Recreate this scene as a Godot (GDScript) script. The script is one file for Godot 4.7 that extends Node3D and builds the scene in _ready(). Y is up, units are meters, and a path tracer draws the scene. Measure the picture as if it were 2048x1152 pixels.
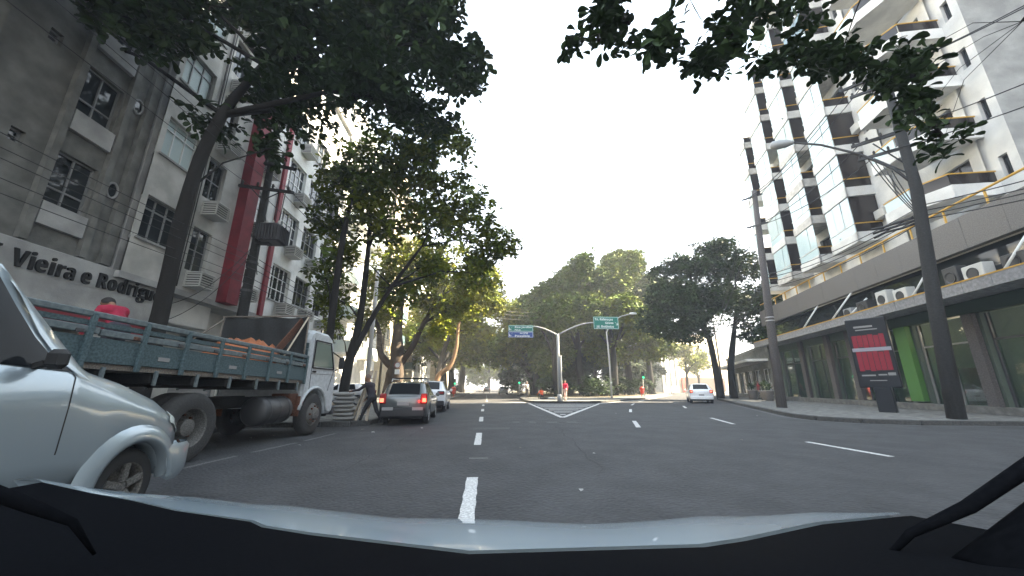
extends Node3D

var M := {}
var taken := {}
var rng := RandomNumberGenerator.new()
var leaf_meshes := []

# ------------------------------------------------------------------ helpers
class MB:
	var st := SurfaceTool.new()
	var smooth := false
	func _init(sm := false):
		st.begin(Mesh.PRIMITIVE_TRIANGLES)
		smooth = sm
		st.set_smooth_group(0 if sm else -1)
	func v(p: Vector3, uv := Vector2.ZERO):
		st.set_uv(uv)
		st.add_vertex(p)
	func tri(a: Vector3, b: Vector3, c: Vector3):
		v(a); v(b); v(c)
	# a b c d run clockwise seen from the front
	func quad(a: Vector3, b: Vector3, c: Vector3, d: Vector3):
		v(a, Vector2(0, 0)); v(b, Vector2(1, 0)); v(c, Vector2(1, 1))
		v(a, Vector2(0, 0)); v(c, Vector2(1, 1)); v(d, Vector2(0, 1))
	func box(c: Vector3, s: Vector3, b := Basis()):
		var h := s * 0.5
		var p := []
		for i in 8:
			p.append(c + b * Vector3(h.x * (1 if i & 1 else -1), h.y * (1 if i & 2 else -1), h.z * (1 if i & 4 else -1)))
		quad(p[4], p[6], p[7], p[5]); quad(p[1], p[3], p[2], p[0])
		quad(p[5], p[7], p[3], p[1]); quad(p[0], p[2], p[6], p[4])
		quad(p[6], p[2], p[3], p[7]); quad(p[0], p[4], p[5], p[1])
	# box with chamfered edges
	func cbox(c: Vector3, s: Vector3, ch: float, b := Basis()):
		var h := s * 0.5
		var g := func(x, y, z): return c + b * Vector3(x, y, z)
		var e := h - Vector3(ch, ch, ch)
		for a in 3:
			for sg in [-1.0, 1.0]:
				var u := (a + 1) % 3
				var w := (a + 2) % 3
				var q := []
				for k in [[-1, -1], [1, -1], [1, 1], [-1, 1]]:
					var pt := Vector3.ZERO
					pt[a] = h[a] * sg; pt[u] = e[u] * k[0]; pt[w] = e[w] * k[1]
					q.append(c + b * pt)
				if sg > 0: quad(q[3], q[2], q[1], q[0])
				else: quad(q[0], q[1], q[2], q[3])
		for a in 3:
			var u := (a + 1) % 3
			var w := (a + 2) % 3
			for su in [-1.0, 1.0]:
				for sw in [-1.0, 1.0]:
					var q := []
					for k in [[-1, 0], [1, 0], [1, 1], [-1, 1]]:
						var pt := Vector3.ZERO
						pt[a] = e[a] * k[0]
						pt[u] = (h[u] if k[1] == 0 else e[u]) * su
						pt[w] = (e[w] if k[1] == 0 else h[w]) * sw
						q.append(c + b * pt)
					if su * sw > 0: quad(q[3], q[2], q[1], q[0])
					else: quad(q[0], q[1], q[2], q[3])
		for i in 8:
			var s3 := Vector3(1 if i & 1 else -1, 1 if i & 2 else -1, 1 if i & 4 else -1)
			var a0 := Vector3(h.x * s3.x, e.y * s3.y, e.z * s3.z)
			var a1 := Vector3(e.x * s3.x, h.y * s3.y, e.z * s3.z)
			var a2 := Vector3(e.x * s3.x, e.y * s3.y, h.z * s3.z)
			if s3.x * s3.y * s3.z > 0: tri(c + b * a2, c + b * a1, c + b * a0)
			else: tri(c + b * a0, c + b * a1, c + b * a2)
	func bar(a: Vector3, d: Vector3, w: float, t: float, up := Vector3.UP):
		var f := (d - a)
		var z := f.normalized()
		var x := up.cross(z)
		if x.length() < 0.01: x = Vector3.RIGHT
		x = x.normalized()
		box((a + d) * 0.5, Vector3(w, t, f.length()), Basis(x, z.cross(x), z))
	func tube(pts: Array, r, n := 8, caps := true):
		var rings := []
		var ref := Vector3.UP
		for i in pts.size():
			var t: Vector3 = (pts[min(i + 1, pts.size() - 1)] - pts[max(i - 1, 0)]).normalized()
			var x := ref.cross(t)
			if x.length() < 0.05: x = Vector3.RIGHT.cross(t)
			if x.length() < 0.05: x = Vector3.FORWARD.cross(t)
			x = x.normalized()
			var y := t.cross(x)
			ref = y
			var rad: float = r[i] if r is Array else r
			var ring := []
			for k in n:
				var a := TAU * k / n
				ring.append(pts[i] + (x * cos(a) + y * sin(a)) * rad)
			rings.append(ring)
		for i in pts.size() - 1:
			for k in n:
				var k2 := (k + 1) % n
				var u0 := float(k) / n; var u1 := float(k + 1) / n
				v(rings[i][k], Vector2(u0, i)); v(rings[i + 1][k], Vector2(u0, i + 1)); v(rings[i + 1][k2], Vector2(u1, i + 1))
				v(rings[i][k], Vector2(u0, i)); v(rings[i + 1][k2], Vector2(u1, i + 1)); v(rings[i][k2], Vector2(u1, i))
		if caps:
			for k in n:
				tri(pts[0], rings[0][k], rings[0][(k + 1) % n])
				tri(pts[-1], rings[-1][(k + 1) % n], rings[-1][k])
	# polygon in the xy plane of xf, from z = -d/2 to d/2
	func prism(poly: PackedVector2Array, xf: Transform3D, d: float, inset := 0.0):
		var idx := Geometry2D.triangulate_polygon(poly)
		var n := poly.size()
		var area := 0.0
		for i in n: area += poly[i].cross(poly[(i + 1) % n])
		var pl := poly.duplicate()
		if area < 0: pl.reverse()
		idx = Geometry2D.triangulate_polygon(pl)
		var inn := PackedVector2Array()
		for i in n:
			var e0 := (pl[i] - pl[(i + n - 1) % n]).normalized()
			var e1 := (pl[(i + 1) % n] - pl[i]).normalized()
			var nn := (Vector2(-e0.y, e0.x) + Vector2(-e1.y, e1.x))
			nn = nn / max(0.35, nn.length_squared() * 0.5)
			inn.append(pl[i] + nn * inset)
		var f := func(p: Vector2, z: float): return xf * Vector3(p.x, p.y, z)
		for i in range(0, idx.size(), 3):
			var a := inn[idx[i]]; var b := inn[idx[i + 1]]; var c := inn[idx[i + 2]]
			if (b - a).cross(c - a) < 0:
				var t := b; b = c; c = t
			tri(f.call(c, d / 2), f.call(b, d / 2), f.call(a, d / 2))
			tri(f.call(a, -d / 2), f.call(b, -d / 2), f.call(c, -d / 2))
		var dz := d / 2 - inset
		for i in n:
			var a := pl[i]; var b := pl[(i + 1) % n]
			quad(f.call(a, -dz), f.call(a, dz), f.call(b, dz), f.call(b, -dz))
			if inset > 0:
				var ia := inn[i]; var ib := inn[(i + 1) % n]
				quad(f.call(a, dz), f.call(ia, d / 2), f.call(ib, d / 2), f.call(b, dz))
				quad(f.call(ia, -d / 2), f.call(a, -dz), f.call(b, -dz), f.call(ib, -d / 2))
	# profile: Vector2(radius, height along local y)
	func lathe(prof: Array, n: int, xf := Transform3D()):
		for i in prof.size() - 1:
			for k in n:
				var a := TAU * k / n; var b := TAU * (k + 1) / n
				var f := func(p: Vector2, t: float): return xf * Vector3(p.x * cos(t), p.y, p.x * sin(t))
				quad(f.call(prof[i], a), f.call(prof[i + 1], a), f.call(prof[i + 1], b), f.call(prof[i], b))
	func grid(rows: Array, flip := false):
		for i in rows.size() - 1:
			for k in rows[i].size() - 1:
				var a = rows[i][k]; var b = rows[i][k + 1]; var c = rows[i + 1][k + 1]; var d = rows[i + 1][k]
				if flip: quad(d, c, b, a)
				else: quad(a, b, c, d)
	func done() -> ArrayMesh:
		if smooth: st.index()
		st.generate_normals()
		return st.commit()

func smoothed() -> MB: return MB.new(true)

func numbered(called: String) -> String:
	var k: int = taken.get(called, 0)
	taken[called] = k + 1
	return called if k == 0 else "%s_%03d" % [called, k]

func part(called: String, m, mat, parent: Node, at := Vector3.ZERO) -> MeshInstance3D:
	var o := MeshInstance3D.new()
	o.mesh = m.done() if m is MB else m
	o.material_override = mat
	o.name = called
	o.position = at
	parent.add_child(o, true)
	return o

func thing(called: String, label: String, category: String, at := Vector3.ZERO, turn := 0.0, group := "") -> Node3D:
	var o := Node3D.new()
	o.name = numbered(called)
	add_child(o)
	o.position = at
	o.rotation.y = turn
	o.set_meta("label", label)
	o.set_meta("category", category)
	if group: o.set_meta("group", group)
	return o

func solo(called: String, m, mat, label: String, category: String, at := Vector3.ZERO, group := "") -> MeshInstance3D:
	var o := part(numbered(called), m, mat, self, at)
	o.set_meta("label", label)
	o.set_meta("category", category)
	if group: o.set_meta("group", group)
	return o

func struct(called: String, m, mat, at := Vector3.ZERO) -> MeshInstance3D:
	var o := part(numbered(called), m, mat, self, at)
	o.set_meta("kind", "structure")
	return o

func lin(r: float, g: float, b: float) -> Color: return Color(r, g, b).linear_to_srgb()

func noise_tex(freq: float, c0: Color, c1: Color, oct := 4, sd := 1, size := 512, kind := FastNoiseLite.TYPE_SIMPLEX_SMOOTH) -> NoiseTexture2D:
	var n := FastNoiseLite.new()
	n.noise_type = kind
	n.frequency = freq
	n.fractal_octaves = oct
	n.seed = sd
	var t := NoiseTexture2D.new()
	t.width = size; t.height = size
	t.seamless = true
	t.noise = n
	var g := Gradient.new()
	g.offsets = PackedFloat32Array([0.2, 0.8])
	g.colors = PackedColorArray([c0, c1])
	t.color_ramp = g
	t.generate_mipmaps = true
	return t

func bump_tex(freq: float, sd := 3, oct := 4, strength := 4.0) -> NoiseTexture2D:
	var n := FastNoiseLite.new()
	n.frequency = freq
	n.fractal_octaves = oct
	n.seed = sd
	var t := NoiseTexture2D.new()
	t.width = 512; t.height = 512
	t.seamless = true
	t.as_normal_map = true
	t.bump_strength = strength
	t.noise = n
	return t

# plain material, colour given as linear base colour
func mat(key: String, c: Color, rough := 0.8, metal := 0.0) -> StandardMaterial3D:
	var m := StandardMaterial3D.new()
	m.albedo_color = Color(c.r, c.g, c.b).linear_to_srgb()
	m.roughness = rough
	m.metallic = metal
	m.resource_name = key
	M[key] = m
	return m

# material with a noise-mottled colour, projected in world space
func nmat(key: String, a: Color, b: Color, scale: float, rough := 0.85, freq := 0.012, sd := 1, bump := 0.0, bfreq := 0.05) -> StandardMaterial3D:
	var m := mat(key, Color(1, 1, 1), rough)
	m.albedo_color = Color.WHITE
	m.albedo_texture = noise_tex(freq, a.linear_to_srgb(), b.linear_to_srgb(), 5, sd)
	m.uv1_triplanar = true
	m.uv1_world_triplanar = true
	m.uv1_scale = Vector3.ONE / scale
	if bump > 0:
		m.normal_enabled = true
		m.normal_texture = bump_tex(bfreq, sd + 7)
		m.normal_scale = bump
	return m

func glassy(key: String, c: Color, alpha: float, rough := 0.03) -> StandardMaterial3D:
	var m := mat(key, c, rough)
	m.transparency = BaseMaterial3D.TRANSPARENCY_ALPHA
	m.albedo_color.a = alpha
	return m

func glow(key: String, c: Color, e: float) -> StandardMaterial3D:
	var m := mat(key, c, 0.4)
	m.emission_enabled = true
	m.emission = c.linear_to_srgb()
	m.emission_energy_multiplier = e
	return m

func text(parent: Node, s: String, h: float, at: Vector3, basis: Basis, m, depth := 0.01, font := "Droid Sans", called := "lettering", bold := true, wmax := 0.0) -> MeshInstance3D:
	var f := SystemFont.new()
	f.font_names = PackedStringArray([font])
	if bold: f.font_weight = 700
	var t := TextMesh.new()
	t.font = f
	t.text = s
	t.font_size = 32
	t.pixel_size = h / 24.0
	t.depth = depth
	t.curve_step = 2.0
	t.horizontal_alignment = HORIZONTAL_ALIGNMENT_LEFT
	t.vertical_alignment = VERTICAL_ALIGNMENT_CENTER
	var o := part(called, t, m, parent)
	o.basis = basis
	o.position = at
	if wmax > 0:
		var w := t.get_aabb().size.x
		if w > 0.001: o.basis = basis.scaled_local(Vector3(wmax / w, 1, 1))
	return o

func turn_y(a: float) -> Basis: return Basis(Vector3.UP, a)

func _ready():
	rng.seed = 20240
	# ---------------- camera, sky, sun, exposure
	var cam := Camera3D.new()
	cam.name = "camera"
	cam.position = Vector3(0, 1.25, 0)
	cam.rotation_degrees = Vector3(15.05, -3.88, 0)
	cam.fov = 75.79
	cam.near = 0.05
	cam.far = 2500
	add_child(cam)
	cam.make_current()
	var env := Environment.new()
	var sky := Sky.new()
	var sm := ProceduralSkyMaterial.new()
	sm.sky_top_color = Color(0.86, 0.93, 1.0)
	sm.sky_horizon_color = Color(1.0, 1.0, 0.99)
	sm.sky_curve = 0.2
	sm.sky_energy_multiplier = 1.0
	sm.ground_bottom_color = Color(0.25, 0.25, 0.25)
	sm.ground_horizon_color = Color(0.6, 0.6, 0.6)
	sm.sun_angle_max = 0.0
	sky.sky_material = sm
	env.background_mode = Environment.BG_SKY
	env.sky = sky
	env.background_energy_multiplier = 0.3
	env.tonemap_mode = Environment.TONE_MAPPER_LINEAR
	env.tonemap_exposure = 11.8
	env.sdfgi_enabled = true
	env.ssao_enabled = true
	env.ssil_enabled = true
	env.fog_enabled = true
	env.fog_density = 0.0018
	env.fog_light_color = Color(0.94, 0.96, 1.0)
	var we := WorldEnvironment.new()
	we.name = "environment"
	we.environment = env
	add_child(we)
	var sun := DirectionalLight3D.new()
	sun.name = "sun"
	sun.light_energy = 1.6
	sun.light_color = Color(1.0, 0.93, 0.8)
	sun.light_angular_distance = 0.5
	sun.shadow_enabled = true
	# towards the sun: from the right, 40 degrees up
	var to_sun := Vector3(1.0, 0.85, 0.0).normalized()
	add_child(sun)
	sun.look_at_from_position(Vector3.ZERO, -to_sun, Vector3.UP)
	materials()
	ground()
	left_building()
	far_buildings()
	right_building()
	trees()
	vehicles()
	street_things()
	people()
	wires()
	own_car()

func materials():
	var m
	m = nmat("asphalt", Color(0.026, 0.027, 0.030), Color(0.043, 0.044, 0.048), 12.0, 0.85, 0.02, 5, 0.25, 0.35)
	m.detail_enabled = true
	m.detail_blend_mode = BaseMaterial3D.BLEND_MODE_MUL
	m.detail_albedo = noise_tex(0.12, Color(0.88, 0.88, 0.88), Color(1, 1, 1), 3, 17)
	nmat("patch", Color(0.019, 0.019, 0.021), Color(0.03, 0.03, 0.032), 2.0, 0.9, 0.03, 6, 0.5, 0.3)
	nmat("patch_light", Color(0.045, 0.045, 0.047), Color(0.075, 0.075, 0.076), 2.0, 0.9, 0.03, 66)
	nmat("paint_white", Color(0.30, 0.30, 0.30), Color(0.62, 0.62, 0.61), 1.1, 0.8, 0.045, 8)
	nmat("paint_worn", Color(0.05, 0.05, 0.05), Color(0.19, 0.19, 0.19), 0.9, 0.85, 0.05, 9)
	nmat("pavement", Color(0.08, 0.08, 0.078), Color(0.17, 0.17, 0.16), 5.0, 0.9, 0.02, 11, 0.4, 0.2)
	nmat("kerb", Color(0.03, 0.03, 0.03), Color(0.075, 0.075, 0.072), 1.3, 0.9, 0.03, 13)
	nmat("soil", Color(0.05, 0.04, 0.025), Color(0.10, 0.09, 0.05), 4.0, 0.95, 0.03, 14)
	nmat("plaster", Color(0.36, 0.355, 0.33), Color(0.52, 0.51, 0.48), 6.0, 0.9, 0.01, 21, 0.15)
	nmat("plaster_grey", Color(0.28, 0.28, 0.275), Color(0.42, 0.42, 0.41), 6.0, 0.9, 0.01, 22, 0.15)
	nmat("plaster_white", Color(0.55, 0.55, 0.54), Color(0.72, 0.72, 0.70), 7.0, 0.85, 0.01, 23, 0.1)
	nmat("plaster_shaded", Color(0.12, 0.12, 0.11), Color(0.20, 0.20, 0.185), 5.0, 0.92, 0.012, 24, 0.15)  # shade on the old house wall is painted into this plaster
	nmat("red_wall", Color(0.13, 0.010, 0.018), Color(0.20, 0.018, 0.028), 5.0, 0.75, 0.012, 25)
	nmat("cream", Color(0.58, 0.50, 0.36), Color(0.72, 0.64, 0.48), 8.0, 0.9, 0.012, 26)
	nmat("stone", Color(0.085, 0.08, 0.077), Color(0.17, 0.16, 0.155), 1.5, 0.55, 0.05, 27)
	nmat("concrete", Color(0.22, 0.22, 0.215), Color(0.36, 0.36, 0.35), 3.0, 0.9, 0.02, 28)
	mat("red_trim", Color(0.19, 0.018, 0.028), 0.7)
	mat("frame_white", Color(0.62, 0.63, 0.62), 0.5)
	mat("frame_grey", Color(0.22, 0.22, 0.22), 0.5)
	mat("frame_dark", Color(0.05, 0.05, 0.055), 0.4)
	mat("metal", Color(0.42, 0.43, 0.44), 0.4, 0.6)
	mat("metal_dark", Color(0.06, 0.06, 0.062), 0.5, 0.4)
	mat("iron", Color(0.02, 0.02, 0.022), 0.6)
	mat("black", Color(0.008, 0.008, 0.009), 0.7)
	mat("interior", Color(0.20, 0.19, 0.17), 0.9)
	mat("rail_yellow", Color(0.50, 0.29, 0.04), 0.5)
	mat("glass_dark", Color(0.02, 0.024, 0.027), 0.04)
	mat("glass_blue", Color(0.10, 0.16, 0.18), 0.05)
	mat("glass_brown", Color(0.024, 0.019, 0.018), 0.15)
	mat("curtain", Color(0.42, 0.50, 0.50), 0.6)
	mat("brown", Color(0.06, 0.035, 0.025), 0.8)
	mat("green_panel", Color(0.055, 0.16, 0.03), 0.6)
	mat("green_dark", Color(0.01, 0.035, 0.022), 0.7)
	mat("ac_white", Color(0.50, 0.50, 0.48), 0.6)
	mat("rubber", Color(0.018, 0.018, 0.019), 0.85)
	nmat("tyre_dusty", Color(0.022, 0.022, 0.022), Color(0.05, 0.048, 0.046), 0.5, 0.95, 0.03, 31)
	mat("rim", Color(0.35, 0.36, 0.37), 0.35, 0.7)
	nmat("rim_dirty", Color(0.05, 0.048, 0.044), Color(0.17, 0.165, 0.155), 0.4, 0.85, 0.03, 32)
	nmat("rust", Color(0.05, 0.02, 0.012), Color(0.16, 0.07, 0.04), 0.6, 0.9, 0.03, 33)
	m = mat("silver_paint", Color(0.27, 0.32, 0.35), 0.3, 0.4)
	m.clearcoat_enabled = true
	m.clearcoat = 0.8
	m.clearcoat_roughness = 0.06
	m = mat("hood_sky_tone", Color(0.25, 0.32, 0.37), 0.4, 0.15)  # sky reflection on the bonnet is put into this pale blue
	m.clearcoat_enabled = true
	m.clearcoat = 0.9
	m.clearcoat_roughness = 0.04
	m = mat("grey_paint", Color(0.075, 0.085, 0.088), 0.35, 0.3)
	m.clearcoat_enabled = true
	m.clearcoat_roughness = 0.1
	m = mat("white_paint", Color(0.62, 0.64, 0.68), 0.35, 0.0)
	m.clearcoat_enabled = true
	m.clearcoat_roughness = 0.08
	mat("dark_paint", Color(0.02, 0.021, 0.024), 0.3, 0.2)
	nmat("truck_white", Color(0.38, 0.41, 0.43), Color(0.50, 0.53, 0.55), 1.4, 0.5, 0.02, 34)
	nmat("bed_teal", Color(0.030, 0.054, 0.061), Color(0.082, 0.122, 0.132), 1.3, 0.8, 0.06, 35)
	nmat("bed_rail", Color(0.075, 0.095, 0.10), Color(0.14, 0.165, 0.17), 1.4, 0.8, 0.03, 36)
	nmat("chassis", Color(0.010, 0.010, 0.010), Color(0.028, 0.026, 0.024), 0.6, 0.9, 0.03, 37)
	nmat("wood_grey", Color(0.10, 0.085, 0.07), Color(0.22, 0.19, 0.16), 0.5, 0.9, 0.03, 38)
	nmat("tarp_orange", Color(0.20, 0.062, 0.02), Color(0.30, 0.10, 0.035), 0.7, 0.7, 0.03, 39)
	nmat("tarp_dark", Color(0.008, 0.009, 0.010), Color(0.018, 0.02, 0.021), 1.0, 0.85, 0.03, 40)
	nmat("sack", Color(0.20, 0.195, 0.185), Color(0.33, 0.325, 0.31), 0.35, 0.85, 0.03, 41)
	nmat("bark", Color(0.007, 0.006, 0.0055), Color(0.019, 0.017, 0.0145), 0.9, 0.95, 0.04, 42, 1.0, 0.08)  # backlit shade on the trunks is put into this dark bark
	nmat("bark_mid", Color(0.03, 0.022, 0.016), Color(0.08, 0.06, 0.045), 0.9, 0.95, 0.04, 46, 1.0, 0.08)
	nmat("bark_sunlit", Color(0.12, 0.07, 0.04), Color(0.26, 0.17, 0.10), 1.2, 0.95, 0.04, 43, 1.0, 0.08)  # warm sunlight on the bent trunk is put into the bark colour
	nmat("pole_concrete", Color(0.055, 0.05, 0.05), Color(0.11, 0.10, 0.098), 1.2, 0.9, 0.03, 44)
	nmat("pole_dark", Color(0.012, 0.012, 0.013), Color(0.03, 0.03, 0.029), 1.2, 0.9, 0.03, 45)
	mat("pole_grey", Color(0.26, 0.27, 0.28), 0.55, 0.2)
	mat("pole_white", Color(0.45, 0.44, 0.43), 0.6)
	mat("sign_green", Color(0.015, 0.17, 0.13), 0.5)
	mat("sign_blue", Color(0.03, 0.07, 0.26), 0.5)
	mat("sign_text", Color(0.75, 0.78, 0.78), 0.5)
	mat("totem_black", Color(0.012, 0.014, 0.018), 0.35)
	mat("totem_red", Color(0.20, 0.006, 0.02), 0.5)
	mat("totem_white", Color(0.24, 0.24, 0.28), 0.5)
	mat("tail_red", Color(0.22, 0.01, 0.01), 0.25)
	glow("tail_lit", Color(1.0, 0.16, 0.08), 0.3)
	glow("go_green", Color(0.05, 1.0, 0.42), 0.16)
	glow("shop_lamp", Color(1.0, 0.95, 0.8), 0.16)
	glow("red_lamp", Color(1.0, 0.12, 0.06), 0.8)
	mat("red_plastic", Color(0.50, 0.04, 0.025), 0.6)
	mat("red_cloth", Color(0.42, 0.012, 0.05), 0.9)
	mat("terracotta", Color(0.22, 0.20, 0.19), 0.9)
	mat("shop_wall", Color(0.075, 0.10, 0.08), 0.8)
	mat("shop_floor", Color(0.05, 0.05, 0.048), 0.6)
	for a in [["leaf", Color(0.038, 0.070, 0.014), 0.9], ["leaf_dark", Color(0.024, 0.048, 0.014), 0.7], ["leaf_mid", Color(0.062, 0.098, 0.014), 1.3], ["leaf_lit", Color(0.100, 0.140, 0.012), 1.5], ["leaf_sunlit", Color(0.135, 0.165, 0.012), 1.5]]:  # sunlight on the crowns is painted into the paler leaf tones
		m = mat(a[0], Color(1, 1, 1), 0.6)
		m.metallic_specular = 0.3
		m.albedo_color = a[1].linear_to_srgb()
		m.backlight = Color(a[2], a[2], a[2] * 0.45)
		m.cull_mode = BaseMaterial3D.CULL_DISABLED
		m.vertex_color_use_as_albedo = true
	m = mat("skin", Color(1, 1, 1), 0.85)
	m.normal_enabled = true
	m.normal_texture = bump_tex(0.012, 61, 3, 10.0)
	m.normal_scale = 1.2
	m.uv1_triplanar = true
	m.uv1_scale = Vector3.ONE * 1.6
	m.vertex_color_use_as_albedo = true
	nmat("plaster_beige", Color(0.40, 0.385, 0.365), Color(0.58, 0.565, 0.54), 4.0, 0.9, 0.015, 67, 0.15)
	nmat("fascia", Color(0.17, 0.17, 0.18), Color(0.28, 0.28, 0.29), 2.0, 0.8, 0.02, 50)
	glassy("shop_glass", Color(0.02, 0.06, 0.04), 0.22)
	m = mat("car_glass", Color(0.012, 0.014, 0.016), 0.05)
	m.metallic_specular = 0.22
	mat("lamp_glass", Color(0.45, 0.48, 0.46), 0.08)
	mat("cab_glass", Color(0.16, 0.20, 0.17), 0.06)
	m = mat("leaf_plain", Color(0.045, 0.075, 0.02), 0.5)
	m.backlight = Color(0.5, 0.5, 0.3)
	nmat("wood_pale", Color(0.30, 0.25, 0.19), Color(0.45, 0.39, 0.31), 0.4, 0.8, 0.03, 53)
	nmat("dash", Color(0.0025, 0.003, 0.004), Color(0.005, 0.0055, 0.007), 0.3, 0.7, 0.05, 54)  # near black, with the shade of the missing roof put into it
	M.dash.metallic_specular = 0.06

func flat_poly(poly: Array, y: float) -> MB:
	var b := MB.new()
	var pl := PackedVector2Array(poly)
	var idx := Geometry2D.triangulate_polygon(pl)
	for i in range(0, idx.size(), 3):
		var p := [pl[idx[i]], pl[idx[i + 1]], pl[idx[i + 2]]]
		if (p[1] - p[0]).cross(p[2] - p[0]) < 0: p = [p[0], p[2], p[1]]
		b.tri(Vector3(p[0].x, y, p[0].y), Vector3(p[1].x, y, p[1].y), Vector3(p[2].x, y, p[2].y))
	return b

func slab(poly: Array, y0: float, y1: float) -> MB:
	var b := MB.new()
	# prism plane xy -> world xz
	b.prism(PackedVector2Array(poly), Transform3D(Basis(Vector3.RIGHT, Vector3.BACK, Vector3.DOWN), Vector3(0, (y0 + y1) / 2, 0)), y1 - y0)
	return b

# kerb stones of about 1 m along a line, set 2 cm proud of the pavement slab
func kerb_line(parent: Node, pts: Array, side: float):
	for i in pts.size() - 1:
		var a: Vector2 = pts[i]; var b: Vector2 = pts[i + 1]
		var n := int(max(1, round(a.distance_to(b) / 1.05)))
		for k in n:
			var p := a.lerp(b, float(k) / n); var q := a.lerp(b, (k + 1.0) / n)
			var d := (q - p).normalized()
			var c := (p + q) * 0.5 + Vector2(-d.y, d.x) * side * 0.03
			var bx := MB.new()
			var bs := Basis(Vector3(d.x, 0, d.y), Vector3.UP, Vector3(d.x, 0, d.y).cross(Vector3.UP))
			bx.cbox(Vector3.ZERO, Vector3(p.distance_to(q) - 0.015, 0.18, 0.2), 0.02, bs.rotated(Vector3.UP, rng.randf_range(-0.01, 0.01)))
			part("kerb_stone", bx, M.kerb, parent, Vector3(c.x, 0.07 + rng.randf_range(-0.008, 0.006), c.y))

func dash(parent: Node, a: Vector2, b: Vector2, w: float, m = M.paint_white, called := "lane_dash", w2 := 0.0):
	var d := (b - a).normalized()
	var n := Vector2(-d.y, d.x)
	var bx := MB.new()
	var steps := int(max(2, a.distance_to(b) / 0.12))
	if steps > 60: steps = 60
	var rows := []
	for i in steps + 1:
		var p := a.lerp(b, float(i) / steps)
		var e0 := rng.randf_range(-0.008, 0.008); var e1 := rng.randf_range(-0.008, 0.008)
		var l := p - n * (w / 2 + e0); var r := p + n * (w / 2 + e1)
		rows.append([Vector3(l.x, 0.004, l.y), Vector3(r.x, 0.004, r.y)])
	bx.grid(rows)
	part(called, bx, m, parent)

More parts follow.
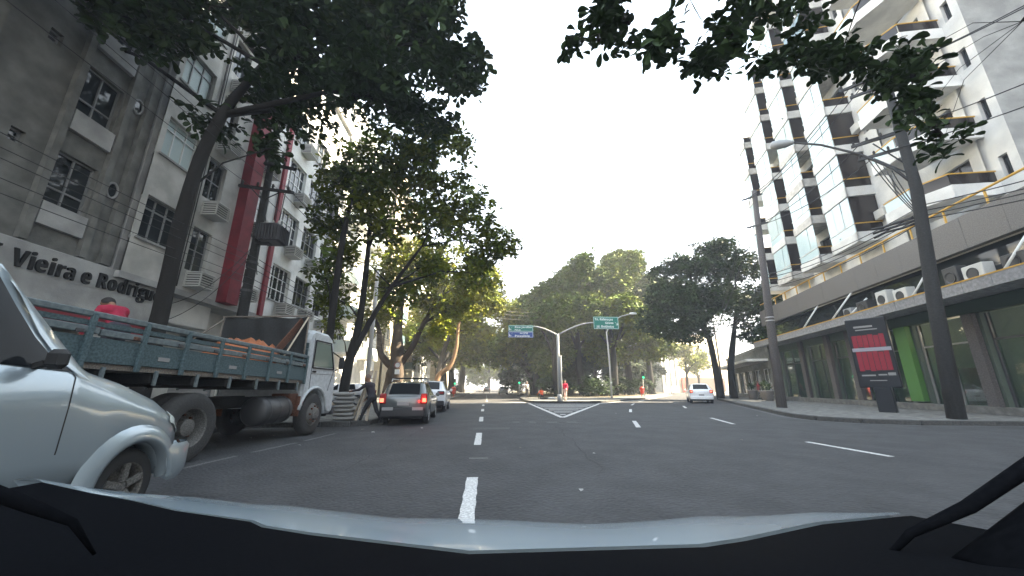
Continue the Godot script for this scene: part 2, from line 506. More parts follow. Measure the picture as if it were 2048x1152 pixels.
func ground():
	var g := MB.new()
	g.quad(Vector3(-480, -0.06, -480), Vector3(480, -0.06, -480), Vector3(480, -0.06, 480), Vector3(-480, -0.06, 480))
	struct("ground", g, M.soil)
	var rd := MB.new()
	rd.quad(Vector3(-40, 0, -230), Vector3(140, 0, -230), Vector3(140, 0, 20), Vector3(-40, 0, 20))
	var road := struct("road", rd, M.asphalt)
	# left pavement with the bay the truck stands in
	var kl := [Vector2(-7.7, 14), Vector2(-7.7, -12.7), Vector2(-7.2, -13.2), Vector2(-4.5, -13.4), Vector2(-4.05, -13.9), Vector2(-3.95, -16), Vector2(-3.9, -39), Vector2(-3.5, -58), Vector2(-3.2, -120)]
	var pl := kl.duplicate()
	pl.append(Vector2(-38, -120)); pl.append(Vector2(-38, 14))
	var pv := struct("left_pavement", slab(pl, -0.05, 0.14), M.pavement)
	kerb_line(pv, kl.slice(0, 7), -1)
	# traffic island with the park behind it
	var ki := [Vector2(6.2, -120), Vector2(5.0, -58), Vector2(4.0, -45), Vector2(3.55, -35), Vector2(4.0, -32.4), Vector2(5.2, -31.7), Vector2(8.6, -31.5), Vector2(10.2, -32.6), Vector2(13.0, -36.0), Vector2(17.4, -41.2), Vector2(24, -52), Vector2(32, -66), Vector2(56, -108)]
	var isl := struct("island_pavement", slab(ki + [Vector2(50, -120)], -0.05, 0.14), M.pavement)
	kerb_line(isl, ki.slice(2, 10), -1)
	var bed := struct("park_soil", slab([Vector2(5.4, -44), Vector2(14.5, -44), Vector2(22, -54), Vector2(52, -104), Vector2(46, -116), Vector2(7.4, -116)], 0.0, 0.2), M.soil)
	# right pavement
	var kr := [Vector2(60, -9.0), Vector2(30, -11.0), Vector2(18.4, -12.0), Vector2(15.0, -12.6), Vector2(13.7, -13.4), Vector2(13.1, -14.6), Vector2(13.3, -15.8), Vector2(14.2, -17.9), Vector2(15.5, -20.6), Vector2(17.1, -24.0), Vector2(19.6, -29.2), Vector2(24.2, -38.5), Vector2(34, -57), Vector2(60, -104)]
	var pr := struct("right_pavement", slab(kr + [Vector2(110, -104), Vector2(110, -9)], -0.05, 0.14), M.pavement)
	kerb_line(pr, kr.slice(1, 12), -1)
	# lane dashes of the straight road
	for z in [[-2.0, -5.87], [-8.99, -11.27], [-14.97, -17.2], [-21.2, -23.4], [-27.4, -29.4]]:
		dash(road, Vector2(-0.17, z[0]), Vector2(-0.17, z[1]), 0.16)
	for k in 5: dash(road, Vector2(0.1, -36.0 - k * 6), Vector2(0.1, -38.2 - k * 6), 0.16)
	# dashes of the branch that bends right
	dash(road, Vector2(4.95, -12.43), Vector2(5.73, -14.79), 0.15)
	dash(road, Vector2(7.6, -20.0), Vector2(8.6, -22.6), 0.15)
	dash(road, Vector2(10.6, -27.6), Vector2(11.9, -30.4), 0.15)
	dash(road, Vector2(14.0, -34.6), Vector2(15.6, -37.2), 0.15)
	dash(road, Vector2(7.59, -7.0), Vector2(7.63, -8.95), 0.14)
	dash(road, Vector2(8.75, -13.3), Vector2(9.55, -16.0), 0.14)
	dash(road, Vector2(12.5, -23.5), Vector2(13.8, -26.3), 0.14)
	dash(road, Vector2(-0.12, -7.3), Vector2(-0.12, -7.42), 0.34, M.paint_worn, "paint_scrap")
	# edge line along the right kerb
	for e in [[Vector2(13.0, -16.2), Vector2(15.2, -20.8)], [Vector2(15.2, -20.8), Vector2(19.2, -29.4)], [Vector2(12.75, -14.6), Vector2(13.0, -16.2)], [Vector2(13.3, -13.2), Vector2(12.75, -14.6)], [Vector2(14.9, -12.25), Vector2(13.3, -13.2)], [Vector2(28, -10.8), Vector2(14.9, -12.25)]]:
		dash(road, e[0], e[1], 0.11, M.paint_worn, "edge_line")
	# edge line on the island side of the bend
	for e in [[Vector2(9.1, -30.4), Vector2(12.6, -35.0)], [Vector2(12.6, -35.0), Vector2(17.3, -40.4)], [Vector2(17.3, -40.4), Vector2(32.4, -65)]]:
		dash(road, e[0], e[1], 0.22, M.paint_white, "edge_line")
	# parking line beside the truck
	for e in [[-4.85, -6.4, -4.68, -7.9], [-4.62, -8.3, -4.4, -9.6], [-4.36, -9.9, -4.2, -11.4]]:
		dash(road, Vector2(e[0], e[1]), Vector2(e[2], e[3]), 0.1, M.paint_worn, "parking_line")
	# stop lines
	dash(road, Vector2(-3.5, -31.0), Vector2(3.4, -33.0), 0.45, M.paint_white, "stop_line")
	dash(road, Vector2(-3.2, -58), Vector2(4.7, -58), 0.6, M.paint_white, "stop_line")
	# hatched triangle in front of the island
	var tip := Vector2(3.3, -16.6); var tl := Vector2(3.35, -27.6); var tr := Vector2(7.9, -27.4)
	var out0 := Vector2(3.5, -31.4); var out1 := Vector2(9.3, -31.0)
	dash(road, tip, out0, 0.2, M.paint_white, "hatching_edge")
	dash(road, tip, out1, 0.2, M.paint_white, "hatching_edge")
	for k in 7:
		var t := 0.13 + k * 0.125
		var a := tip.lerp(out0, t); var b := tip.lerp(out1, t)
		dash(road, a + (b - a) * (0.25 / max(0.6, a.distance_to(b))), b - (b - a) * (0.25 / max(0.6, a.distance_to(b))), 0.42, M.paint_white, "hatching_bar")
	# patched squares of tar and a cover
	for e in [[1.0, -14.2, 0.9, 0.7], [2.25, -14.1, 1.2, 0.65], [-0.4, -12.2, 1.2, 0.5]]:
		var pb := MB.new()
		pb.quad(Vector3(e[0], 0.003, e[1] - e[3]), Vector3(e[0] + e[2], 0.003, e[1] - e[3] - 0.05), Vector3(e[0] + e[2] - 0.05, 0.003, e[1]), Vector3(e[0] + 0.04, 0.003, e[1]))
		part("repair_patch", pb, M.patch_light, road)
		var cv := MB.new()
		cv.lathe([Vector2(0.0, 0.0), Vector2(0.16, 0.0), Vector2(0.2, -0.002)], 14, Transform3D(Basis(), Vector3(e[0] + e[2] * 0.5, 0.007, e[1] - e[3] * 0.5)))
		if e[0] > 0: part("valve_cover", cv, M.patch, road)
	for e in [[1.8, -6.0, 2.4, -13.0], [-2.2, -6.5, -1.9, -12.5], [4.2, -9.0, 9.0, -10.2], [3.0, -18.5, 0.3, -19.2], [9.5, -19.0, 12.5, -18.0]]:
		var pa := Vector2(e[0], e[1]); var pb2 := Vector2(e[2], e[3])
		var sm := MB.new(); var rows := []
		for i in 25:
			var p := pa.lerp(pb2, i / 24.0) + Vector2(rng.randf_range(-0.07, 0.07), rng.randf_range(-0.07, 0.07))
			var w := rng.randf_range(0.008, 0.022)
			rows.append([Vector3(p.x - w, 0.0035, p.y), Vector3(p.x + w, 0.0035, p.y - w)])
		sm.grid(rows); part("sealed_crack", sm, M.patch, road)
	# scraps of paper and dry leaves lying about
	var scrap_pos := [Vector2(0.75, -8.4), Vector2(2.1, -7.6), Vector2(-3.2, -11.5), Vector2(-3.7, -12.2), Vector2(-4.1, -9.1), Vector2(-2.0, -12.6), Vector2(3.9, -17.4), Vector2(6.4, -18.8), Vector2(-5.9, -10.4), Vector2(-5.6, -10.9), Vector2(1.2, -5.0), Vector2(12.2, -16.8), Vector2(6.2, -9.2)]
	for i in scrap_pos.size():
		var p: Vector2 = scrap_pos[i]
		var s := MB.new()
		var c := Vector3(p.x, 0.012, p.y)
		var r := rng.randf_range(0.025, 0.055)
		var prev := []
		for k in 6:
			var a := TAU * k / 6
			prev.append(c + Vector3(cos(a) * r * rng.randf_range(0.6, 1.2), rng.randf_range(-0.006, 0.03), sin(a) * r * rng.randf_range(0.6, 1.2)))
		for k in 6: s.tri(c + Vector3(0, 0.02, 0), prev[k], prev[(k + 1) % 6])
		solo("paper_scrap", s, M.concrete if i % 3 else M.wood_grey, "small crumpled scrap of litter lying on the grey asphalt", "litter", Vector3.ZERO, "scraps of litter on the road")

# wall sheet in the frame xf (x along, y up, z outward) with rectangular openings and their reveals
func wall_mesh(xf: Transform3D, w: float, h: float, holes: Array, depth := 0.18, y0 := 0.0, x0 := 0.0) -> MB:
	var b := MB.new()
	var us := [x0, x0 + w]; var vs := [y0, y0 + h]
	for r in holes:
		us.append(r[0]); us.append(r[2]); vs.append(r[1]); vs.append(r[3])
	us.sort(); vs.sort()
	for i in us.size() - 1:
		if us[i + 1] - us[i] < 0.001: continue
		for k in vs.size() - 1:
			if vs[k + 1] - vs[k] < 0.001: continue
			var c := Vector2((us[i] + us[i + 1]) / 2, (vs[k] + vs[k + 1]) / 2)
			var inside := false
			for r in holes:
				if c.x > r[0] and c.x < r[2] and c.y > r[1] and c.y < r[3]: inside = true
			if inside: continue
			b.quad(xf * Vector3(us[i], vs[k + 1], 0), xf * Vector3(us[i + 1], vs[k + 1], 0), xf * Vector3(us[i + 1], vs[k], 0), xf * Vector3(us[i], vs[k], 0))
	for r in holes:
		var p := [Vector2(r[0], r[1]), Vector2(r[2], r[1]), Vector2(r[2], r[3]), Vector2(r[0], r[3])]
		for i in 4:
			var a: Vector2 = p[i]; var c: Vector2 = p[(i + 1) % 4]
			b.quad(xf * Vector3(a.x, a.y, 0), xf * Vector3(c.x, c.y, 0), xf * Vector3(c.x, c.y, -depth), xf * Vector3(a.x, a.y, -depth))
	# thickness behind
	var e := 0.25
	b.quad(xf * Vector3(x0, y0 + h, 0), xf * Vector3(x0, y0 + h, -e), xf * Vector3(x0 + w, y0 + h, -e), xf * Vector3(x0 + w, y0 + h, 0))
	return b

var mesh_cache := {}

# window frame with nx by ny lights; pane behind it as a sub-part; optional sill
func window(parent: Node, xf: Transform3D, r: Array, nx: int, ny: int, depth: float, fm, gm, sill := true, band := 0.0):
	var w: float = r[2] - r[0]; var h: float = r[3] - r[1]
	var key := "w%.2f_%.2f_%d_%d_%.2f" % [w, h, nx, ny, band]
	if not mesh_cache.has(key):
		var f := MB.new()
		var t := 0.05
		f.box(Vector3(w / 2, t / 2, 0), Vector3(w, t, 0.06)); f.box(Vector3(w / 2, h - t / 2, 0), Vector3(w, t, 0.06))
		f.box(Vector3(t / 2, h / 2, 0), Vector3(t, h - 2 * t, 0.06)); f.box(Vector3(w - t / 2, h / 2, 0), Vector3(t, h - 2 * t, 0.06))
		for i in range(1, nx): f.box(Vector3(w * i / nx, h / 2, 0.002), Vector3(0.04, h - 2 * t, 0.05))
		if band > 0: f.box(Vector3(w / 2, h * band, 0.004), Vector3(w - 2 * t, 0.045, 0.05))
		else:
			for i in range(1, ny): f.box(Vector3(w / 2, h * i / ny, 0.004), Vector3(w - 2 * t, 0.03, 0.045))
		var g := MB.new()
		g.box(Vector3(w / 2, h / 2, -0.02), Vector3(w - 0.06, h - 0.06, 0.012))
		var s := MB.new()
		s.box(Vector3(w / 2, -0.045, 0.10), Vector3(w + 0.16, 0.07, 0.26))
		mesh_cache[key] = [f.done(), g.done(), s.done()]
	var fr := part("window", mesh_cache[key][0], fm, parent)
	fr.transform = xf * Transform3D(Basis(), Vector3(r[0], r[1], -depth + 0.06))
	part("pane", mesh_cache[key][1], gm, fr)
	if sill: part("sill", mesh_cache[key][2], M.concrete, fr)

# slatted box for an air conditioner hung under a window
func air_box(parent: Node, xf: Transform3D, x: float, y: float, w := 0.75):
	var key := "ac%.2f" % w
	if not mesh_cache.has(key):
		var c := MB.new()
		c.box(Vector3(0, -0.26, 0.28), Vector3(w, 0.05, 0.58))
		c.box(Vector3(0, 0.26, 0.28), Vector3(w, 0.03, 0.58))
		c.box(Vector3(-w / 2 + 0.02, 0, 0.02), Vector3(0.04, 0.5, 0.04)); c.box(Vector3(w / 2 - 0.02, 0, 0.02), Vector3(0.04, 0.5, 0.04))
		c.box(Vector3(-w / 2 + 0.02, 0, 0.55), Vector3(0.04, 0.5, 0.04)); c.box(Vector3(w / 2 - 0.02, 0, 0.55), Vector3(0.04, 0.5, 0.04))
		var d := MB.new()
		d.box(Vector3(0, 0, 0.26), Vector3(w - 0.12, 0.44, 0.46))
		var s := MB.new()
		s.box(Vector3(0, 0, 0.585), Vector3(w + 0.01, 0.045, 0.02), Basis(Vector3.RIGHT, 0.5))
		s.box(Vector3(-w / 2 - 0.006, 0, 0.29), Vector3(0.02, 0.045, 0.57)); s.box(Vector3(w / 2 + 0.006, 0, 0.29), Vector3(0.02, 0.045, 0.57))
		mesh_cache[key] = [c.done(), d.done(), s.done()]
	var o := part("air_conditioner", mesh_cache[key][0], M.ac_white, parent)
	o.transform = xf * Transform3D(Basis(), Vector3(x, y, 0.003))
	part("casing", mesh_cache[key][1], M.black, o)
	for k in 5: part("slat", mesh_cache[key][2], M.ac_white, o, Vector3(0, -0.18 + k * 0.09, 0))

func left_building():
	var b := thing("shop_building", "white apartment block with red pilasters and slatted air conditioner boxes over a shop", "building", Vector3(-11, 0, -25.6))
	# frame: x runs along the street away from the camera, z towards the street; x=0 is z=0 of the world
	var xf := Transform3D(Basis(Vector3(0, 0, -1), Vector3.UP, Vector3(1, 0, 0)), Vector3(0, 0, 25.6))
	var H := 20.3
	var L0 := 11.35; var L1 := 15.5; var L2 := 25.6
	# --- block with the wide windows, beside the pilaster
	var holes := []
	var w1 := []; var w2 := []
	for k in 5:
		w1.append([11.55, 5.85 + k * 3.0, 12.95, 7.3 + k * 3.0])
		w2.append([13.55, 5.42 + k * 2.95, 14.5, 7.1 + k * 2.95])
	holes = w1 + w2
	part("wall", wall_mesh(xf, L1 - L0, H - 4.65, holes, 0.22, 4.65, L0), M.plaster, b)
	for i in 5:
		window(b, xf, w1[i], 3, 1, 0.22, M.frame_white if i % 2 else M.frame_grey, M.curtain if i > 0 else M.glass_dark, true, 0.72)
		window(b, xf, w2[i], 2, 2, 0.22, M.frame_grey, M.glass_dark, false)
		air_box(b, xf, 14.03, 5.08 + i * 2.85)
	# --- block beyond the pilaster
	var w3 := []; var w4 := []; var w5 := []; var w6 := []
	for k in 4:
		w3.append([16.35, 5.8 + k * 3.05, 17.55, 7.3 + k * 3.05])
		w4.append([18.8, 5.6 + k * 3.12, 20.6, 7.45 + k * 3.12])
		w5.append([21.15, 5.8 + k * 3.12, 23.0, 7.45 + k * 3.12])
		w6.append([23.65, 5.7 + k * 3.12, 24.9, 7.35 + k * 3.12])
	part("wall", wall_mesh(xf, L2 - L1, H - 4.65, w3 + w4 + w5 + w6, 0.22, 4.65, L1), M.plaster_white, b)
	for i in 4:
		window(b, xf, w3[i], 2, 2, 0.22, M.frame_white, M.glass_dark, false)
		window(b, xf, w4[i], 4, 3, 0.22, M.frame_white, M.glass_dark)
		window(b, xf, w5[i], 3, 2, 0.22, M.frame_grey, M.glass_dark)
		window(b, xf, w6[i], 2, 2, 0.22, M.frame_grey, M.glass_dark, false)
		air_box(b, xf, 16.75, 5.25 + i * 3.08, 0.7)
		air_box(b, xf, 20.0, 5.25 + i * 3.18, 0.85)
		air_box(b, xf, 22.3, 5.35 + i * 3.1, 0.85)
		air_box(b, xf, 24.45, 5.15 + i * 3.1, 0.7)
	# awnings over two of the windows
	for e in [[16.95, 13.2, 1.3], [24.3, 13.55, 1.3]]:
		var aw := MB.new()
		aw.quad(xf * Vector3(e[0] - e[2] / 2, e[1] + 0.35, 0.02), xf * Vector3(e[0] + e[2] / 2, e[1] + 0.35, 0.02), xf * Vector3(e[0] + e[2] / 2, e[1] - 0.45, 0.75), xf * Vector3(e[0] - e[2] / 2, e[1] - 0.45, 0.75))
		aw.tri(xf * Vector3(e[0] - e[2] / 2, e[1] + 0.35, 0.02), xf * Vector3(e[0] - e[2] / 2, e[1] - 0.45, 0.75), xf * Vector3(e[0] - e[2] / 2, e[1] - 0.45, 0.02))
		part("awning", aw, M.frame_grey, b)
	# red pilasters
	var p1 := MB.new(); p1.box(xf * Vector3(15.75, 12.475, 0.16), Vector3(0.5, 15.75, 0.72)); part("pilaster", p1, M.red_wall, b)
	var p2 := MB.new(); p2.box(xf * Vector3(18.3, 12.475, 0.05), Vector3(0.16, 15.75, 0.28)); part("pilaster", p2, M.red_trim, b)
	# pipes and hairline cables on the wall
	for e in [[13.2, 0.05, 0.035], [13.32, 0.05, 0.02], [25.2, 0.06, 0.045]]:
		var pp := smoothed(); pp.tube([xf * Vector3(e[0], 4.7, e[1] + 0.02), xf * Vector3(e[0] + 0.03, 12, e[1] + 0.02), xf * Vector3(e[0], 20, e[1] + 0.02)], e[2], 6); part("pipe", pp, M.pole_concrete, b)
	# soffit, roof, gable and back
	var sl := MB.new()
	sl.box(xf * Vector3((L0 + L2) / 2, 4.55, -0.62), Vector3(1.24, 0.2, L2 - L0))
	part("soffit", sl, M.plaster_grey, b)
	var rf := MB.new()
	rf.box(xf * Vector3((L0 + L2) / 2, H + 0.15, -5.2), Vector3(10.9, 0.3, L2 - L0 + 0.3))
	part("roof", rf, M.concrete, b)
	var gb := MB.new()
	gb.box(xf * Vector3(L2 - 0.14, H / 2, -5.4), Vector3(10.3, H - 0.02, 0.25))
	gb.box(xf * Vector3(L0 + 0.12, H / 2, -5.4), Vector3(10.3, H - 0.02, 0.2))
	gb.box(xf * Vector3((L0 + L2) / 2, H / 2, -10.4), Vector3(0.3, H, L2 - L0 - 0.6))
	part("gable", gb, M.plaster_grey, b)
	var ins := MB.new()
	ins.box(xf * Vector3((L0 + L2) / 2, 12.5, -1.4), Vector3(0.1, 15.0, L2 - L0 - 0.7))
	part("inner_wall", ins, M.interior, b)
	# ground floor set back under the overhang
	var dh := [[15.6, 0.2, 18.2, 3.3], [18.8, 0.2, 21.4, 3.3], [22.0, 0.2, 24.8, 3.3]]
	part("shop_wall", wall_mesh(Transform3D(xf.basis, xf * Vector3(0, 0, -1.2)), L2 - 13.25, 4.45, dh, 0.25, 0.0, 13.25), M.plaster, b)
	for r in dh:
		var sh := MB.new()
		for k in 16: sh.box(xf * Vector3((r[0] + r[2]) / 2, 0.3 + k * 0.19, -1.4), Vector3(0.05, 0.17, r[2] - r[0]))
		part("shutter", sh, M.frame_grey, b)
	var wb := MB.new(); wb.cbox(xf * Vector3(14.6, 3.98, -0.75), Vector3(0.5, 0.95, 2.75), 0.03); part("box_sign", wb, M.plaster_white, b)
	# ------------ older neighbour with the lettering, shade painted into its walls
	var o := thing("old_building", "grey building in painted shade with oval windows and big dark shop lettering behind the truck", "building", Vector3(-11.4, 0, -11.3))
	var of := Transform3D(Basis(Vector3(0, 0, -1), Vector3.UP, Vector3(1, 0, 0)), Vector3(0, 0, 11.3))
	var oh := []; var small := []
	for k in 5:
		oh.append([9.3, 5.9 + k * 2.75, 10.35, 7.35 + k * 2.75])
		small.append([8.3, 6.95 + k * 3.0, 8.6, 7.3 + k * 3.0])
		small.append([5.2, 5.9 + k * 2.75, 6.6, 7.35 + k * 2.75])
	part("wall", wall_mesh(of, 13.3, 15.6, oh + small, 0.2, 4.7, -2.0), M.plaster_shaded, o)
	for r in oh: window(o, of, r, 2, 1, 0.2, M.frame_grey, M.glass_dark, false, 0.3)
	for r in small: window(o, of, r, 1, 2, 0.2, M.frame_grey, M.glass_dark, false)
	# raised bays, stringcourses
	for e in [[9.13, 0.18], [10.5, 0.18], [7.3, 0.3], [11.15, 0.3]]:
		var pb := MB.new(); pb.box(of * Vector3(e[0], 12.4, 0.06), Vector3(0.16, 15.3, e[1])); part("pilaster", pb, M.plaster_shaded, o)
	for k in 5:
		var q := MB.new(); q.box(of * Vector3(9.82, 5.55 + k * 2.75, 0.05), Vector3(0.14, 0.6, 1.1)); part("spandrel", q, M.plaster_grey, o)
		# oval window: ring and pane
		var ring := smoothed(); var pn := MB.new()
		var c := of * Vector3(10.82, 7.0 + k * 3.0, 0.03)
		var pts := []
		for i in 21: pts.append(c + Vector3(0, sin(TAU * i / 20) * 0.24, -cos(TAU * i / 20) * 0.16))
		ring.tube(pts, 0.035, 6, false)
		for i in 20: pn.tri(c - Vector3(0.02, 0, 0), pts[i] - Vector3(0.02, 0, 0), pts[i + 1] - Vector3(0.02, 0, 0))
		var rg := part("oval_window", ring, M.plaster_grey, o)
		part("pane", pn, M.glass_dark, rg)
	var ob := MB.new()
	ob.box(of * Vector3(4.65, 20.4, -5), Vector3(10, 0.3, 13.4)); part("roof", ob, M.concrete, o)
	var og := MB.new()
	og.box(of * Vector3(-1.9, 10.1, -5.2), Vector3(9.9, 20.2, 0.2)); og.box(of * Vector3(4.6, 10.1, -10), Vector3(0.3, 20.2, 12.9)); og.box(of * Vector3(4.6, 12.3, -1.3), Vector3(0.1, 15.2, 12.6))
	part("gable", og, M.plaster_shaded, o)
	var gf := MB.new(); gf.box(of * Vector3(5.6, 1.35, -0.2), Vector3(0.3, 2.7, 14.9)); part("shop_front", gf, M.frame_grey, o)
	var sb := MB.new(); sb.cbox(of * Vector3(5.6, 4.0, 0.12), Vector3(0.25, 1.35, 15.0), 0.02); part("sign_board", sb, M.plaster_grey, o)
	var rb := MB.new(); rb.box(of * Vector3(5.6, 3.05, 0.12), Vector3(0.2, 0.5, 15.0)); part("red_band", rb, M.red_trim, o)
	var tb := Basis(Vector3(0, 0, -1), Vector3.UP, Vector3(1, 0, 0))
	text(o, "Vieira e Rodrigues", 0.44, of * Vector3(8.95, 4.22, 0.27), tb, M.black, 0.06, "Droid Sans", "lettering", true, 4.35)
	text(o, "I", 0.44, of * Vector3(8.5, 4.22, 0.27), tb, M.black, 0.06, "Droid Sans", "lettering", true, 0.0)

# plain block with floors of windows on the street side and balconies
func block(called: String, label: String, xf: Transform3D, w: float, h: float, d: float, wm, floors: int, cols: int, wsize: Vector2, y0: float, fh: float, balc := [], gm = M.glass_dark, fm = M.frame_white, side_windows := false) -> Node3D:
	var o := thing(called, label, "building", xf.origin)
	var lf := Transform3D(xf.basis, Vector3.ZERO)
	var holes := []
	for f in floors:
		for c in cols:
			var cx := (c + 0.5) * w / cols
			holes.append([cx - wsize.x / 2, y0 + f * fh, cx + wsize.x / 2, y0 + f * fh + wsize.y])
	part("wall", wall_mesh(lf, w, h, holes, 0.2), wm, o)
	for r in holes: window(o, lf, r, 2, 1, 0.2, fm, gm, false)
	var s := MB.new()
	for e in [[w / 2, h + 0.1, -d / 2, w + 0.3, 0.25, d + 0.3], [0.1, h / 2 - 0.02, -d / 2 - 0.15, 0.2, h - 0.05, d - 0.3], [w - 0.1, h / 2 - 0.02, -d / 2 - 0.15, 0.2, h - 0.05, d - 0.3], [w / 2, h / 2, -d, w - 0.5, h - 0.05, 0.2], [w / 2, h / 2, -0.9, w - 0.5, h - 0.1, 0.1]]:
		s.box(lf * Vector3(e[0], e[1], e[2]), Vector3(e[3], e[4], e[5]), lf.basis)
	part("body", s, wm, o)
	for c in balc:
		for f in floors:
			var bc := MB.new()
			var cx: float = (c[0] + 0.5) * w / cols
			var bw: float = c[1]
			var by := y0 + f * fh - 0.25
			bc.box(lf * Vector3(cx, by, 0.6), Vector3(bw, 0.16, 1.2), lf.basis)
			var bp := part("balcony", bc, M.plaster_white, o)
			var rl := MB.new()
			rl.box(lf * Vector3(cx, by + 0.58, 1.17), Vector3(bw, 0.98, 0.05), lf.basis)
			rl.box(lf * Vector3(cx - bw / 2 + 0.03, by + 0.58, 0.6), Vector3(0.05, 0.98, 1.1), lf.basis)
			rl.box(lf * Vector3(cx + bw / 2 - 0.03, by + 0.58, 0.6), Vector3(0.05, 0.98, 1.1), lf.basis)
			part("railing", rl, c[2], bp)
	return o

func far_buildings():
	var lb := Basis(Vector3(0, 0, -1), Vector3.UP, Vector3(1, 0, 0))
	block("apartment_block", "sunlit white apartment block with pale balconies behind the street trees", Transform3D(lb, Vector3(-12.5, 0, -28.0)), 15, 27, 12, M.plaster_white, 8, 5, Vector2(1.3, 1.5), 4.2, 2.9, [[1, 2.6, M.curtain], [3, 2.6, M.curtain]])
	block("apartment_block", "cream apartment block beyond the white one with teal balcony fronts", Transform3D(lb, Vector3(-12.0, 0, -44.5)), 17, 30, 12, M.cream, 9, 6, Vector2(1.3, 1.5), 4.0, 2.9, [[1, 2.4, M.glass_blue], [4, 2.4, M.glass_blue]])
	block("apartment_block", "pale grey apartment block far down the straight street", Transform3D(lb, Vector3(-13.0, 0, -63.0)), 26, 24, 12, M.plaster_white, 7, 8, Vector2(1.3, 1.5), 4.0, 2.9)
	block("apartment_block", "distant cream block at the end of the straight street", Transform3D(lb, Vector3(-12.0, 0, -92.0)), 30, 22, 12, M.cream, 6, 9, Vector2(1.3, 1.5), 4.0, 2.9)
	# end of the bending street
	var a := 0.5
	var fb := Basis(Vector3(cos(a), 0, -sin(a)), Vector3.UP, Vector3(sin(a), 0, cos(a)))
	var c := block("cream_house", "sunlit cream building with blank upper wall at the end of the bending street", Transform3D(fb, Vector3(47, 0, -90)), 24, 14.5, 14, M.cream, 1, 4, Vector2(1.6, 1.4), 9.5, 3.0)
	var dm := MB.new(); dm.box(Transform3D(fb, Vector3.ZERO) * Vector3(10.5, 1.9, 0.15), Vector3(19, 3.6, 0.3), fb); part("dark_gate", dm, M.brown, c)
	var rs := MB.new(); rs.box(Transform3D(fb, Vector3.ZERO) * Vector3(1.6, 2.0, 0.33), Vector3(2.0, 3.4, 0.08), fb); part("red_poster", rs, M.red_plastic, c)
	block("grey_house", "narrow grey building with tall slim windows beside the cream building", Transform3D(fb, Vector3(41.4, 0, -87.0)), 6.2, 12.5, 12, M.plaster_grey, 1, 3, Vector2(0.7, 8.5), 1.5, 3.0)

func balcony(parent: Node, xf: Transform3D, pl: Array, hr: float, enclosed: bool, open_from: int, glazed := false):
	# pl: outline from wall to wall in (s, off), xf maps (-s, h, -off)
	var f := func(p: Vector2, h: float): return xf * Vector3(-p.x, h, -p.y)
	var c := Vector2.ZERO
	for p in pl: c += p
	c /= pl.size()
	var b := MB.new()
	# floor slab and solid parapet
	var poly := PackedVector2Array()
	for p in pl: poly.append(Vector2(-p.x, -p.y))
	b.prism(poly, xf * Transform3D(Basis(Vector3.RIGHT, Vector3.BACK, Vector3.DOWN), Vector3(0, hr - 1.08, 0)), 0.16)
	for i in pl.size() - 1:
		var p: Vector2 = pl[i]; var q: Vector2 = pl[i + 1]
		var a: Vector3 = f.call(p, 0); var d: Vector3 = f.call(q, 0)
		var z := (d - a).normalized()
		b.box((a + d) / 2 + Vector3(0, hr - 0.86, 0), Vector3(0.12, 0.62, a.distance_to(d) + 0.12), Basis(Vector3.UP.cross(z), Vector3.UP, z))
	var o := part("balcony", b, M.plaster_white if pl.size() > 4 or rng.randf() < 0.6 else M.plaster_beige, parent)
	for i in pl.size() - 1:
		var p: Vector2 = pl[i]; var q: Vector2 = pl[i + 1]
		var a: Vector3 = f.call(p, hr); var d: Vector3 = f.call(q, hr)
		var z := (d - a).normalized()
		var bs := Basis(Vector3.UP.cross(z), Vector3.UP, z)
		var side := i == 0 or i == pl.size() - 2
		var g := MB.new()
		g.box((a + d) / 2 + Vector3(0, -0.28, 0), Vector3(0.025, 0.52, a.distance_to(d) - 0.06), bs)
		part("glass_panel", g, M.glass_brown if (side or pl.size() > 4 and i > open_from) else M.glass_skylit, o)
		var r := MB.new()
		r.box((a + d) / 2 + Vector3(0, 0.02, 0), Vector3(0.07, 0.06, a.distance_to(d) + 0.05), bs)
		part("handrail", r, M.rail_yellow if side or pl.size() > 4 else M.frame_white, o)  # front rails are white to paint in their overexposed brightness
		if glazed and i == 0:
			var sgl := MB.new()
			sgl.box((a + d) / 2 + Vector3(0, 0.92, 0), Vector3(0.02, 1.72, a.distance_to(d) - 0.05), bs)
			part("side_glazing", sgl, M.glass_brown, o)
		if enclosed and not side:
			var e := MB.new()
			var n := 3
			for k in n:
				var p0 := a.lerp(d, (k + 0.03) / n); var p1 := a.lerp(d, (k + 0.97) / n)
				e.box((p0 + p1) / 2 + Vector3(0, 0.92, 0) + bs.x * (0.02 if k % 2 else 0.0), Vector3(0.02, 1.7, p0.distance_to(p1)), bs)
			part("glazing", e, [M.glass_skylit, M.glass_skylit, M.curtain, M.glass_skylit, M.glass_skylit, M.glass_blue][rng.randi() % 6], o)
	if rng.randf() < 0.3:
		var lf := MB.new()
		var c3: Vector3 = f.call(c, hr - 0.9)
		for k in 22:
			var an := rng.randf() * TAU; var el := rng.randf_range(0.2, 1.4)
			leaf_into(lf, c3 + Vector3(rng.randf_range(-0.4, 0.4), rng.randf() * 0.5, rng.randf_range(-0.4, 0.4)), Vector3(cos(an) * cos(el), sin(el), sin(an) * cos(el)), Vector3.UP, rng.randf_range(0.4, 0.9), 0.14, 0.3)
		part("balcony_plant", lf, M.leaf_plain, o)

